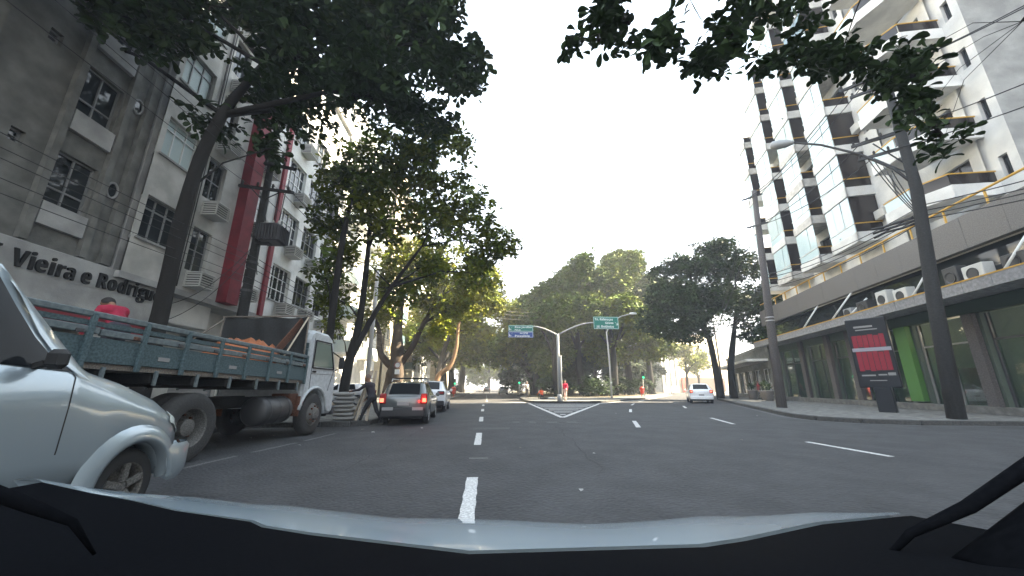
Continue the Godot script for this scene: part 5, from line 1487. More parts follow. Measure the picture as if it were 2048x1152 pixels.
func truck():
	# local frame: front -z, right side +x; the bed top is raked a little
	var o := thing("flatbed_truck", "white cab flatbed truck with worn teal wooden drop sides parked in the bay", "truck", Vector3(-6.1, 0, -9.2), deg_to_rad(-4.5))
	# chassis, axles
	for x in [-0.42, 0.42]: box_part("chassis_rail", Vector3(x, 0.92, 1.0), Vector3(0.1, 0.24, 7.4), M.chassis, o, 0.01)
	for z in [-2.05, 1.95]: box_part("axle", Vector3(0, 0.56, z), Vector3(1.8, 0.14, 0.14), M.chassis, o, 0.03)
	for z in [0.2, 1.2, 2.9, 3.9]: box_part("cross_member", Vector3(0, 0.98, z), Vector3(0.8, 0.12, 0.1), M.chassis, o)
	for sg in [-1.0, 1.0]:
		truck_wheel(o, Vector3(sg * 1.03, 0.55, -2.05), sg, true)
		truck_wheel(o, Vector3(sg * 1.06, 0.58, 1.95), sg, false)
		truck_wheel(o, Vector3(sg * 0.74, 0.58, 1.95), sg, false)
	# tanks, battery box
	var tk := smoothed()
	tk.lathe([Vector2(0.0, -0.52), Vector2(0.28, -0.52), Vector2(0.32, -0.48), Vector2(0.32, 0.48), Vector2(0.28, 0.52), Vector2(0.0, 0.52)], 20, Transform3D(Basis(Vector3.RIGHT, Vector3.BACK, Vector3.DOWN), Vector3(0.86, 0.72, -0.55)))
	var tank := part("fuel_tank", tk, M.metal_dark, o)
	for z in [-0.9, -0.55, -0.2]:
		var st := MB.new()
		st.lathe([Vector2(0.33, z - 0.02), Vector2(0.335, z), Vector2(0.33, z + 0.02)], 20, Transform3D(Basis(Vector3.RIGHT, Vector3.BACK, Vector3.DOWN), Vector3(0.86, 0.72, 0)))
		part("strap", st, M.metal_dark, tank)
	box_part("battery_box", Vector3(0.8, 0.85, -1.25), Vector3(0.5, 0.5, 0.35), M.rust, o, 0.02)
	# bed: raked by 1.5 degrees, floor at 1.42
	var bed := Node3D.new()
	var rake := Basis(Vector3.RIGHT, deg_to_rad(-1.6))
	var B := func(x, y, z): return rake * Vector3(x, y, z - 1.2) + Vector3(0, 1.5, 1.2)
	var z0 := -1.32; var z1 := 5.4
	var fl := MB.new(); fl.box(B.call(0, -0.04, (z0 + z1) / 2), Vector3(2.36, 0.08, z1 - z0), rake); part("bed_floor", fl, M.wood_grey, o)
	for k in 9:
		var z := z0 + 0.25 + k * 0.78
		box_part("floor_beam", B.call(0, -0.16, z), Vector3(2.3, 0.16, 0.09), M.chassis, o, 0.01, rake)
		for sg in [-1.0, 1.0]: box_part("bracket", B.call(sg * 1.19, -0.16, z), Vector3(0.04, 0.22, 0.05), M.bed_rail, o, 0.006, rake)
	for sg in [-1.0, 1.0]:
		# lower board in panels between the stakes, two rails above with gaps
		var n := 9
		for k in n:
			var za := z0 + (z1 - z0) * k / n; var zb := z0 + (z1 - z0) * (k + 1) / n
			box_part("side_board", B.call(sg * 1.19, 0.165 + rng.randf_range(-0.006, 0.006), (za + zb) / 2), Vector3(0.035, 0.33, zb - za - 0.02), M.bed_teal, o, 0.006, rake * Basis(Vector3.FORWARD, rng.randf_range(-0.015, 0.015)))
			box_part("stake", B.call(sg * 1.225, 0.27, za + 0.03), Vector3(0.05, 0.72, 0.07), M.bed_teal, o, 0.008, rake)
			box_part("latch", B.call(sg * 1.235, 0.38, za + 0.16), Vector3(0.03, 0.05, 0.09), M.rust if k % 3 == 0 else M.metal_dark, o, 0.005, rake)
			if k % 2 == 1: box_part("number_mark", B.call(sg * 1.2115, 0.13, (za + zb) / 2), Vector3(0.008, 0.06, 0.2), M.frame_grey, o, 0.002, rake)
		box_part("middle_rail", B.call(sg * 1.2, 0.395, (z0 + z1) / 2 - 0.8), Vector3(0.06, 0.09, z1 - z0 - 1.6), M.bed_rail, o, 0.01, rake)
		box_part("middle_rail", B.call(sg * 1.2, 0.41, z1 - 0.8), Vector3(0.06, 0.09, 1.56), M.bed_rail, o, 0.01, rake)
		box_part("slat", B.call(sg * 1.19, 0.5, (z0 + z1) / 2), Vector3(0.03, 0.07, z1 - z0), M.bed_teal, o, 0.006, rake)
		box_part("top_rail", B.call(sg * 1.2, 0.615, (z0 + z1) / 2), Vector3(0.07, 0.08, z1 - z0), M.bed_rail, o, 0.012, rake)
	for k in 5: box_part("tail_board", B.call(0, 0.07 + k * 0.14, z1 + 0.02), Vector3(2.3, 0.13, 0.035), M.bed_teal, o, 0.006, rake)
	for k in 6: box_part("head_board", B.call(0, 0.07 + k * 0.17, z0 - 0.03), Vector3(2.34, 0.16, 0.04), M.bed_teal, o, 0.006, rake)
	# cab
	var prof := PackedVector2Array()
	# side view x = -z (forward positive), y up
	for p in [Vector2(1.42, 0.98), Vector2(1.42, 2.55), Vector2(1.5, 2.72), Vector2(1.66, 2.82), Vector2(2.5, 2.8), Vector2(2.72, 2.7), Vector2(2.86, 2.5), Vector2(3.12, 1.78), Vector2(3.18, 1.6), Vector2(3.2, 0.62), Vector2(3.12, 0.5), Vector2(2.78, 0.5)]: prof.append(p)
	for i in 9:
		var a := lerpf(0.1, PI - 0.25, i / 8.0)
		prof.append(Vector2(2.05 + cos(a) * 0.68, 0.55 + sin(a) * 0.66))
	prof.append(Vector2(1.42, 0.8))
	var cb := MB.new()
	cb.prism(prof, Transform3D(Basis(Vector3.FORWARD, Vector3.UP, Vector3.RIGHT), Vector3.ZERO), 2.3, 0.07)
	var cab := part("cab", cb, M.truck_white, o)
	for sg in [-1.0, 1.0]:
		var x: float = sg * 1.153
		var wn := MB.new()
		var wp := PackedVector2Array([Vector2(1.78, 1.82), Vector2(1.8, 2.5), Vector2(2.6, 2.5), Vector2(2.9, 1.82)])
		wn.prism(wp, Transform3D(Basis(Vector3.FORWARD, Vector3.UP, Vector3.RIGHT), Vector3(x, 0, 0)), 0.012); part("side_window", wn, M.cab_glass, cab)
		var gs := MB.new()
		var fp := [Vector2(1.74, 1.78), Vector2(1.76, 2.54), Vector2(2.62, 2.54), Vector2(2.95, 1.78)]
		for i in 4:
			var a: Vector2 = fp[i]; var c: Vector2 = fp[(i + 1) % 4]
			gs.bar(Vector3(x, a.y, -a.x), Vector3(x, c.y, -c.x), 0.03, 0.045, Vector3.RIGHT)
		part("window_seal", gs, M.black, cab)
		var dg := MB.new()
		for e in [[Vector2(1.7, 1.1), Vector2(1.7, 2.6)], [Vector2(2.72, 1.15), Vector2(2.98, 1.75)], [Vector2(1.72, 1.62), Vector2(3.0, 1.62)]]:
			dg.bar(Vector3(x, e[0].y, -e[0].x), Vector3(x, e[1].y, -e[1].x), 0.012, 0.012, Vector3.RIGHT)
		part("door_gap", dg, M.frame_dark, cab)
		box_part("door_handle", Vector3(x + sg * 0.012, 1.68, -1.84), Vector3(0.03, 0.05, 0.16), M.black, cab, 0.006)
		var arch := smoothed()
		var ap := []
		for i in 11:
			var a := lerpf(0.05, PI - 0.2, i / 10.0)
			ap.append(Vector3(x, 0.55 + sin(a) * 0.7, -(2.05 + cos(a) * 0.72)))
		arch.tube(ap, 0.045, 6); part("arch_rim", arch, M.truck_white, cab)
		var mr := MB.new()
		mr.cbox(Vector3(x + sg * 0.16, 1.98, -3.1), Vector3(0.16, 0.36, 0.08), 0.03)
		mr.bar(Vector3(x, 2.3, -2.8), Vector3(x + sg * 0.16, 2.12, -3.1), 0.025, 0.025); mr.bar(Vector3(x, 1.75, -3.05), Vector3(x + sg * 0.16, 1.85, -3.1), 0.025, 0.025)
		part("wing_mirror", mr, M.black, cab)
		box_part("mud_guard", Vector3(sg * 1.0, 0.78, -1.36), Vector3(0.3, 0.5, 0.03), M.rust, cab, 0.006)
		box_part("headlight", Vector3(sg * 0.8, 0.72, -3.2), Vector3(0.3, 0.2, 0.05), M.lamp_glass, cab, 0.02)
	var ws := MB.new()
	ws.quad(Vector3(-0.98, 2.48, -2.885), Vector3(-0.98, 1.82, -3.122), Vector3(0.98, 1.82, -3.122), Vector3(0.98, 2.48, -2.885)); part("windscreen", ws, M.glass_dark, cab)
	box_part("front_bumper", Vector3(0, 0.58, -3.25), Vector3(2.3, 0.26, 0.16), M.frame_dark, cab, 0.03)
	var vis := MB.new(); vis.bar(Vector3(-1.05, 2.62, -3.0), Vector3(1.05, 2.62, -3.0), 0.2, 0.03); part("sun_visor", vis, M.frame_dark, cab)
	# ---- load on the bed: separate things
	var W := o.transform
	var board := thing("tarp_screen", "tall dark tarpaulin screen standing across the truck bed behind the cab", "tarpaulin", W * B.call(0, 0, -1.2), o.rotation.y)
	var tb := smoothed()
	var rows := []
	for i in 21:
		var row := []
		for k in 9:
			var x := -1.15 + 2.3 * i / 20.0; var y: float = k / 8.0 * (1.66 + 0.02 * sin(i * 0.7))
			row.append(Vector3(x, y, 0.03 * sin(i * 1.1 + k * 0.5) + 0.02 * sin(k * 2.1)))
		rows.append(row)
	tb.grid(rows); part("sheet", tb, M.tarp_dark, board)
	var fold := smoothed()
	rows = []
	for i in 9:
		var row := []
		for k in 7:
			var f := k / 6.0
			row.append(Vector3(1.14 - 0.25 * i / 8.0 * f + 0.02 * sin(i + k), lerpf(1.62, 0.1, f) , lerpf(0.0, 0.12 + 0.7 * f, i / 8.0)))
		rows.append(row)
	fold.grid(rows); part("hanging_fold", fold, M.tarp_dark, board)
	for e in [[Vector3(-1.17, 0, 0), Vector3(-1.17, 1.7, 0)], [Vector3(1.17, 0, 0), Vector3(1.17, 1.7, 0)], [Vector3(-1.2, 1.68, 0), Vector3(1.2, 1.7, 0)], [Vector3(1.16, 1.66, 0.02), Vector3(1.12, 0.3, 0.95)], [Vector3(-1.15, 1.6, 0.02), Vector3(-1.5, 0.9, 0.6)]]:
		var pt := smoothed(); pt.tube(e, 0.022, 6); part("prop_pole", pt, M.wood_pale if e[0].x > 1.15 and e[1].y < 1 else M.wood_grey, board)
	var plank := MB.new(); plank.bar(Vector3(1.05, 1.55, 0.08), Vector3(0.85, 0.2, 1.15), 0.2, 0.03, Vector3.RIGHT); part("leaning_plank", plank, M.rust, board)
	var tarp := thing("orange_tarp", "crumpled orange tarpaulin heaped on the truck bed", "tarpaulin", W * B.call(0.28, 0.2, -0.15), o.rotation.y)
	var hp := smoothed()
	rows = []
	var hn := FastNoiseLite.new(); hn.frequency = 0.9; hn.seed = 4; hn.fractal_octaves = 3
	for i in 25:
		var row := []
		for k in 21:
			var x := -0.8 + 1.6 * k / 20.0; var z := -0.85 + 1.7 * i / 24.0
			var e: float = clamp(1.0 - pow(abs(x) / 0.8, 2.2) - pow(abs(z) / 0.85, 2.4), 0.0, 1.0)
			row.append(Vector3(x, 0.02 + pow(e, 0.45) * 0.62 + hn.get_noise_2d(x * 3, z * 3) * 0.18 * min(1.0, e * 3) + abs(hn.get_noise_2d(x * 7 + 30, z * 6)) * 0.1 * min(1.0, e * 3), z))
		rows.append(row)
	hp.grid(rows); part("sheet", hp, M.tarp_orange, tarp)
	for k in 4:
		var sk := thing("cement_sack", "pale sack lying on the truck bed beside the orange tarpaulin", "sack", W * B.call(0.75, 0.32 + (k / 2) * 0.15, -0.9 + (k % 2) * 0.5), o.rotation.y, "sacks on the truck bed")
		part("sack_body", sack_mesh(k), M.sack, sk)
		if k < 2: box_part("pallet_board", Vector3(0, -0.17, 0), Vector3(0.5, 0.3, 0.44), M.wood_grey, sk)

func truck_wheel(o: Node, at: Vector3, sg: float, front: bool):
	var xf := Transform3D(Basis(Vector3.UP, Vector3.RIGHT * sg, Vector3.FORWARD * sg), Vector3.ZERO)
	var r := 0.55 if front else 0.58; var w := 0.28
	var t := smoothed()
	t.lathe([Vector2(r * 0.56, -w / 2 + 0.02), Vector2(r * 0.8, -w / 2), Vector2(r * 0.95, -w / 2 + 0.03), Vector2(r, -w / 2 + 0.07), Vector2(r, w / 2 - 0.07), Vector2(r * 0.95, w / 2 - 0.03), Vector2(r * 0.8, w / 2), Vector2(r * 0.56, w / 2 - 0.02)], 40, xf)
	var n := part("wheel", t, M.tyre_dusty, o, at)
	var m := MB.new()
	if front:
		m.lathe([Vector2(r * 0.57, w / 2 - 0.015), Vector2(r * 0.52, w / 2 - 0.04), Vector2(r * 0.48, w / 2 - 0.02), Vector2(r * 0.3, w / 2 + 0.03), Vector2(r * 0.27, w / 2 + 0.09), Vector2(r * 0.14, w / 2 + 0.12), Vector2(0, w / 2 + 0.12)], 28, xf)
	else:
		m.lathe([Vector2(r * 0.57, w / 2 - 0.015), Vector2(r * 0.53, w / 2 - 0.03), Vector2(r * 0.5, 0.0), Vector2(r * 0.46, -0.05), Vector2(r * 0.26, -0.07), Vector2(r * 0.24, 0.06), Vector2(r * 0.1, 0.08), Vector2(0, 0.08)], 28, xf)
	part("rim", m, M.rim_dirty, n)
	var nuts := MB.new()
	for k in 8:
		var a := TAU * k / 8
		nuts.box(Vector3(sg * ((w / 2 + 0.03) if front else -0.05), cos(a) * r * 0.36, sin(a) * r * 0.36), Vector3(0.05, 0.04, 0.04))
	part("wheel_nuts", nuts, M.rust, n)

func sack_mesh(sd: int) -> ArrayMesh:
	var key := "sack%d" % (sd % 3)
	if mesh_cache.has(key): return mesh_cache[key]
	var b := smoothed()
	var rows := []
	var ns := FastNoiseLite.new(); ns.seed = sd; ns.frequency = 1.6
	for i in 13:
		var row := []
		var a := PI * i / 12.0
		for k in 17:
			var t := TAU * k / 16.0
			var x := -cos(a) * 0.34
			var rr := pow(sin(a), 0.35) if i > 0 and i < 12 else 0.0
			var y := sin(t) * 0.075 * rr; var z := cos(t) * 0.23 * pow(rr, 0.8)
			var q := 1.0 + 0.12 * ns.get_noise_3d(x * 3, y * 6, z * 3)
			row.append(Vector3(x, y * q, z * q))
		rows.append(row)
	b.grid(rows)
	mesh_cache[key] = b.done()
	return mesh_cache[key]

func rod(pts: Array, r, n := 8) -> MB:
	var b := smoothed(); b.tube(pts, r, n); return b

func sag(a: Vector3, b: Vector3, drop: float, n := 12) -> Array:
	var p := []
	for i in n + 1:
		var t := float(i) / n
		p.append(a.lerp(b, t) - Vector3(0, drop * 4 * t * (1 - t), 0))
	return p

func insulator(parent: Node, at: Vector3, m = null):
	var b := smoothed()
	b.lathe([Vector2(0.0, -0.02), Vector2(0.05, 0.0), Vector2(0.03, 0.05), Vector2(0.06, 0.07), Vector2(0.03, 0.11), Vector2(0.055, 0.13), Vector2(0.02, 0.19), Vector2(0.0, 0.2)], 8)
	part("insulator", b, M.iron if m == null else m, parent, at)

func street_things():
	# ---------- sign gantry on the island
	var g := thing("sign_gantry", "grey steel post with two curved arms carrying direction signs on the island", "sign post", Vector3(6.25, 0.14, -32.4))
	part("post", rod([Vector3(0, 0, 0), Vector3(0, 5.7, 0)], [0.15, 0.12], 12), M.pole_grey, g)
	part("base", rod([Vector3(0, 0, 0), Vector3(0, 0.5, 0), Vector3(0, 0.55, 0)], [0.22, 0.2, 0.15], 12), M.pole_grey, g)
	var al := []; var ar := []
	for i in 9:
		var t := i / 8.0
		al.append(Vector3(-t * 2.3, 5.6 + sin(t * PI / 2) * 0.75, 0)); ar.append(Vector3(t * 3.4, 5.6 + sin(t * PI / 2) * 1.15, 0))
	part("arm", rod(al, 0.06), M.pole_grey, g)
	part("arm", rod(ar, 0.06), M.pole_grey, g)
	var gl := box_part("direction_sign", Vector3(-3.28, 6.14, 0.06), Vector3(2.2, 0.55, 0.05), M.sign_green, g, 0.01)
	var gb := box_part("direction_sign", Vector3(-3.28, 5.6, 0.06), Vector3(2.2, 0.52, 0.05), M.sign_blue, g, 0.01)
	var gr := box_part("direction_sign", Vector3(4.42, 6.72, 0.06), Vector3(2.3, 1.12, 0.05), M.sign_green, g, 0.01)
	for e in [[gl, 2.2, 0.55], [gb, 2.2, 0.52], [gr, 2.3, 1.12]]:
		var bd := MB.new()
		var w: float = e[1] / 2 - 0.04; var h: float = e[2] / 2 - 0.04
		bd.box(Vector3(0, h, 0.027), Vector3(2 * w, 0.025, 0.006)); bd.box(Vector3(0, -h, 0.027), Vector3(2 * w, 0.025, 0.006))
		bd.box(Vector3(-w, 0, 0.027), Vector3(0.025, 2 * h - 0.03, 0.006)); bd.box(Vector3(w, 0, 0.027), Vector3(0.025, 2 * h - 0.03, 0.006))
		part("border", bd, M.sign_text, e[0])
	for e in [[gl, Vector3(-0.88, 0.0, 0.03), 1.0], [gb, Vector3(-0.88, 0, 0.03), 1.0], [gr, Vector3(0.95, -0.05, 0.03), -1.0]]:
		var ar2 := MB.new()
		var s: float = e[2]
		ar2.bar(Vector3(0.13 * s, 0.13, 0), Vector3(-0.1 * s, -0.1, 0), 0.01, 0.05, Vector3.BACK)
		ar2.box(Vector3(-0.05 * s, -0.12, 0), Vector3(0.2, 0.045, 0.01)); ar2.box(Vector3(-0.13 * s, -0.03, 0.001), Vector3(0.045, 0.2, 0.01))
		part("arrow", ar2, M.sign_text, e[0], e[1])
	text(gr, "Tn. Rebouças", 0.21, Vector3(-1.02, 0.32, 0.03), Basis(), M.sign_text, 0.006, "Droid Sans", "lettering", true, 1.65)
	text(gr, "Gávea", 0.21, Vector3(-0.1, 0.0, 0.03), Basis(), M.sign_text, 0.006, "Droid Sans", "lettering", true, 0.75)
	text(gr, "Jd. Botânico", 0.21, Vector3(-0.88, -0.33, 0.03), Basis(), M.sign_text, 0.006, "Droid Sans", "lettering", true, 1.6)
	text(gl, "Rua Jardim", 0.15, Vector3(-0.55, 0.11, 0.03), Basis(), M.sign_text, 0.006, "Droid Sans", "lettering", true, 1.5)
	text(gl, "Pol.o", 0.15, Vector3(-0.55, -0.13, 0.03), Basis(), M.sign_text, 0.006, "Droid Sans", "lettering", true, 0.5)
	text(gb, "no IPM", 0.15, Vector3(-0.1, 0.12, 0.03), Basis(), M.sign_text, 0.006, "Droid Sans", "lettering", true, 0.7)
	text(gb, "Possible", 0.17, Vector3(-0.55, -0.12, 0.03), Basis(), M.sign_text, 0.006, "Droid Sans", "lettering", true, 1.3)
	part("conduit", rod([Vector3(0.2, 0.0, 0.1), Vector3(0.2, 3.8, 0.1)], 0.05), M.pole_white, g)
	# ---------- lamp post on the island
	var lp := thing("lamp_post", "slender white lamp post with curved arm behind the green direction sign", "street lamp", Vector3(13.3, 0.14, -40))
	part("post", rod([Vector3(0, 0, 0), Vector3(0, 4, 0), Vector3(-0.1, 7.0, 0), Vector3(0.4, 8.0, 0), Vector3(1.6, 8.8, 0), Vector3(2.7, 9.1, 0)], [0.11, 0.09, 0.08, 0.06, 0.05, 0.05]), M.pole_white, lp)
	var lh := smoothed(); lh.lathe([Vector2(0, -0.45), Vector2(0.1, -0.4), Vector2(0.14, -0.1), Vector2(0.1, 0.35), Vector2(0, 0.45)], 10, Transform3D(Basis(Vector3.UP, Vector3.RIGHT, Vector3.FORWARD), Vector3(3.1, 9.15, 0))); part("lamp_head", lh, M.frame_white, lp)
	box_part("notice", Vector3(0.0, 1.6, 0.12), Vector3(0.18, 0.18, 0.02), M.frame_white, lp)
	# ---------- traffic lights
	var tls := [["green traffic light on a post beside the left pavement past the crossing", Vector3(-5.0, 0.14, -62), 2.0], ["green traffic light at the park corner of the straight road", Vector3(5.2, 0.14, -60), 2.1], ["green traffic light under the trees at the bending street", Vector3(20.2, 0.14, -48), 2.65]]
	for e in tls:
		var t := thing("traffic_light", e[0], "traffic light", e[1], 0.0, "green traffic lights")
		part("post", rod([Vector3.ZERO, Vector3(0, e[2] + 0.2, 0)], 0.06), M.pole_white, t)
		box_part("housing", Vector3(0, e[2], 0.1), Vector3(0.4, 0.95, 0.2), M.black, t, 0.03)
		for k in 3:
			var ln := smoothed(); ln.lathe([Vector2(0, 0.03), Vector2(0.11, 0.02), Vector2(0.14, 0.0)], 12, Transform3D(Basis(Vector3.RIGHT, PI / 2), Vector3(0, e[2] - 0.28 + k * 0.3, 0.205)))
			part("lens", ln, M.go_green if k == 0 else M.iron, t)
			var vs := MB.new(); vs.lathe([Vector2(0.16, 0.0), Vector2(0.16, 0.12)], 10, Transform3D(Basis(Vector3.RIGHT, PI / 2), Vector3(0, e[2] - 0.28 + k * 0.3, 0.2))); part("visor", vs, M.black, t)
		light_at(t, Vector3(0, e[2] - 0.28, 0.5), Color(0.1, 1, 0.5), 0.012)
	# ---------- left utility pole with transformer
	var up := thing("utility_pole", "dark utility pole with crossarms and grey transformer between truck and white block", "utility pole", Vector3(-9, 0.14, -14.05))
	part("pole", rod([Vector3.ZERO, Vector3(0.02, 5.0, 0.02), Vector3(0, 10.6, 0)], [0.2, 0.17, 0.12], 10), M.pole_dark, up)
	for e in [[8.95, 1.0, 1.15], [10.0, 0.2, 1.1]]:
		var ca := MB.new(); ca.bar(Vector3(-e[1], e[0] - 0.04, 0.12), Vector3(e[2], e[0] - 0.28, 0.12), 0.09, 0.11); part("crossarm", ca, M.iron, up)
		for k in 4: insulator(up, Vector3(lerpf(-e[1], e[2], (k + 0.2) / 3.6), e[0] + 0.02 - 0.07 * k, 0.12))
	part("brace", rod([Vector3(0, 8.3, 0.1), Vector3(0.75, 8.75, 0.12)], 0.025, 6), M.iron, up)
	part("brace", rod([Vector3(0, 8.3, 0.1), Vector3(-0.6, 8.9, 0.12)], 0.025, 6), M.iron, up)
	var tr := MB.new()
	tr.cbox(Vector3(0, 0, 0), Vector3(0.72, 0.72, 0.75), 0.05)
	for k in 7: tr.box(Vector3(-0.33 + k * 0.11, -0.02, 0.4), Vector3(0.025, 0.6, 0.1))
	for k in 7: tr.box(Vector3(0.4, -0.02, -0.33 + k * 0.11), Vector3(0.1, 0.6, 0.025))
	var tn := part("transformer", tr, M.frame_dark, up, Vector3(0.62, 6.85, 0.1))
	for k in 3: insulator(tn, Vector3(-0.22 + k * 0.22, 0.36, 0.1), M.ac_white)
	box_part("bracket", Vector3(0.3, 6.5, 0.05), Vector3(0.6, 0.08, 0.3), M.iron, up)
	for e in [[0.25, 7.6, 0.55, 7.0], [0.6, 8.7, 0.65, 7.4], [0.85, 8.6, 0.8, 7.4], [0.2, 6.3, 0.35, 5.2]]:
		part("drop_cable", rod(sag(Vector3(e[0], e[1], 0.15), Vector3(e[2], e[3], 0.15), 0.2, 6), 0.018, 5), M.iron, up)
	for k in 3:
		var cl := MB.new(); cl.lathe([Vector2(0.2, -0.05), Vector2(0.21, 0.0), Vector2(0.2, 0.05)], 10, Transform3D(Basis(), Vector3(0, 4.6 + k * 1.1, 0))); part("clamp", cl, M.metal_dark, up)
	# ---------- right utility pole with lamp
	var rp := thing("utility_pole", "tall dark utility pole with tangled crossarms in front of the shop canopy", "utility pole", Vector3(17.1, 0.14, -13.1))
	part("pole", rod([Vector3.ZERO, Vector3(0.2, 4.4, 0.25), Vector3(0.45, 9, 0.6), Vector3(0.5, 15.2, 0.7)], [0.26, 0.22, 0.19, 0.14], 12), M.pole_dark, rp)
	var dl := Vector3(-0.62, 0, -0.78)
	for e in [[14.7, 1.5, 0.5], [14.15, 1.2, 0.7], [11.7, 1.6, 0.2], [10.95, 1.5, 0.2]]:
		var ctr := Vector3(0.48, e[0], 0.66)
		var ca := MB.new(); ca.bar(ctr + dl * e[1] + Vector3(0, 0.1, 0), ctr - dl * e[2], 0.1, 0.12); part("crossarm", ca, M.iron, rp)
		for k in 4: insulator(rp, ctr + dl * (e[1] - 0.1 - k * 0.45) + Vector3(0, 0.12, 0))
	for e in [[13.4, 14.6, 0.9], [10.0, 11.6, 0.9], [9.6, 10.9, 1.0]]:
		part("brace", rod([Vector3(0.46, e[0], 0.64), Vector3(0.48, e[1], 0.66) + dl * e[2]], 0.03, 6), M.iron, rp)
	part("lamp_arm", rod([Vector3(0.5, 8.9, 0.7), Vector3(0.15, 10.1, 0.3), Vector3(-0.4, 11.3, -0.4), Vector3(-1.15, 12.45, -1.35), Vector3(-1.9, 13.1, -2.1)], 0.055, 8), M.iron, rp)
	var lh2 := smoothed()
	var ld := Vector3(-0.62, 0.3, -0.72).normalized()
	var lx := ld.cross(Vector3.UP).normalized()
	lh2.lathe([Vector2(0, -0.1), Vector2(0.1, 0.0), Vector2(0.19, 0.25), Vector2(0.24, 0.6), Vector2(0.2, 0.9), Vector2(0, 1.0)], 14, Transform3D(Basis(lx, ld, lx.cross(ld)), Vector3(-1.85, 13.05, -2.05)))
	part("lamp_head", lh2, M.pole_grey, rp)
	for k in 4:
		part("drop_cable", rod(sag(Vector3(0.5, 11.0 - k * 0.3, 0.66) + dl * (1.2 - k * 0.2), Vector3(0.5, 7.4 + k * 0.1, 0.62), 0.35, 8), 0.02, 5), M.iron, rp)
	for k in 3: part("cable_coil", rod([Vector3(0.35, 7.6 + k * 0.12, 0.35), Vector3(0.05, 7.5 + k * 0.15, 0.1), Vector3(-0.35, 7.45 + k * 0.12, -0.3), Vector3(-0.6, 7.3 + k * 0.2, -0.6)], 0.05, 6), M.iron, rp)
	# ---------- second pole by the kerb
	var wp := thing("utility_pole", "plain brownish utility pole on the right pavement between kerb tree and totem", "utility pole", Vector3(16.9, 0.14, -21.1))
	part("pole", rod([Vector3.ZERO, Vector3(0.15, 5, 0.1), Vector3(0.45, 13.6, 0.4)], [0.26, 0.22, 0.15], 12), M.pole_concrete, wp)
	for h in [5.0, 5.2]:
		var cl := MB.new(); cl.lathe([Vector2(0.235, -0.03), Vector2(0.24, 0.0), Vector2(0.235, 0.03)], 12, Transform3D(Basis(), Vector3(0.15, h, 0.1))); part("clamp", cl, M.metal, wp)
	for h in [11.2, 13.2]:
		var ca := MB.new(); ca.bar(Vector3(0.4, h, 0.35) + dl * 0.7, Vector3(0.4, h, 0.35) - dl * 0.5, 0.08, 0.09); part("crossarm", ca, M.iron, wp)
	# further poles on the right
	var fp := [[27.6, -43.0, 8.5, "thin pole behind the kerb tree trunks"], [31.5, -50.0, 8.0, "thin pole farther along the right pavement past the kerb tree"]]
	for e in fp:
		var q := thing("thin_pole", e[3], "pole", Vector3(e[0], 0.14, e[1]))
		part("post", rod([Vector3.ZERO, Vector3(0, e[2], 0)], [0.12, 0.08]), M.pole_concrete, q)
		part("cap", rod([Vector3(0, e[2], 0), Vector3(0, e[2] + 0.1, 0)], [0.09, 0.05]), M.metal_dark, q)
	var wl := thing("white_post", "pale slim post in front of the cream building across the bending street", "pole", Vector3(33, 0.14, -66.5))
	part("post", rod([Vector3.ZERO, Vector3(0, 6.5, 0)], [0.1, 0.07]), M.frame_white, wl)
	part("cap", rod([Vector3(0, 6.5, 0), Vector3(0, 6.6, 0)], [0.08, 0.04]), M.metal, wl)
	# ---------- advertising totem
	var tt := thing("advertising_totem", "black advertising totem with red block and white stripe standing on the right pavement", "sign", Vector3(18.65, 0.14, -16.9), atan2(-0.87, 0.5) )
	var td := Vector3(0.5, 0, 0.87); var tnrm := Vector3(-0.87, 0, 0.5)
	tt.basis = Basis(td, Vector3.UP, tnrm)
	box_part("pedestal", Vector3(0.05, 0.55, 0), Vector3(0.62, 1.1, 0.3), M.totem_black, tt, 0.02)
	var tp := box_part("panel", Vector3(0, 2.75, 0), Vector3(1.5, 3.3, 0.28), M.totem_black, tt, 0.03)
	for e in [[-0.02, 0.52, 1.2, 0.62], [0.02, -0.42, 1.2, 0.92]]:
		var n := 6
		for k in n:
			var w: float = e[2] / n
			box_part("red_block", Vector3(e[0] - e[2] / 2 + w * (k + 0.5), e[1] + (0.03 if k % 2 else 0.0), 0.145), Vector3(w - 0.02, e[3] - (0.06 if k % 3 == 1 else 0.0), 0.012), M.totem_red, tp, 0.002)
	box_part("white_stripe", Vector3(0.02, 0.14, 0.155), Vector3(1.4, 0.17, 0.02), M.totem_white, tp, 0.003)
	for e in [[-0.1, 1.25, 0.7, 0.09], [0.0, 1.1, 0.8, 0.05], [-0.3, -1.08, 0.5, 0.07], [0.2, -1.06, 0.3, 0.06], [0.52, -1.03, 0.26, 0.13], [0, -1.32, 0.6, 0.04]]:
		box_part("print_line", Vector3(e[0], e[1], 0.1435), Vector3(e[2], e[3], 0.008), M.frame_grey, tp, 0.002)
	# ---------- planters by the low shop row
	for i in 3:
		var pl := thing("planter", "grey flower pot with a leafy plant in front of the low shop row", "planter", [Vector3(25.2, 0.14, -33.2), Vector3(24.6, 0.14, -32.0), Vector3(26.4, 0.14, -36.5)][i], 0.0, "potted plants on the right pavement")
		var pb := smoothed(); pb.lathe([Vector2(0, 0), Vector2(0.3, 0), Vector2(0.42, 0.75), Vector2(0.46, 0.78), Vector2(0.46, 0.85), Vector2(0.38, 0.85), Vector2(0.36, 0.75), Vector2(0, 0.75)], 16); part("pot", pb, M.terracotta, pl)
		var lf := MB.new()
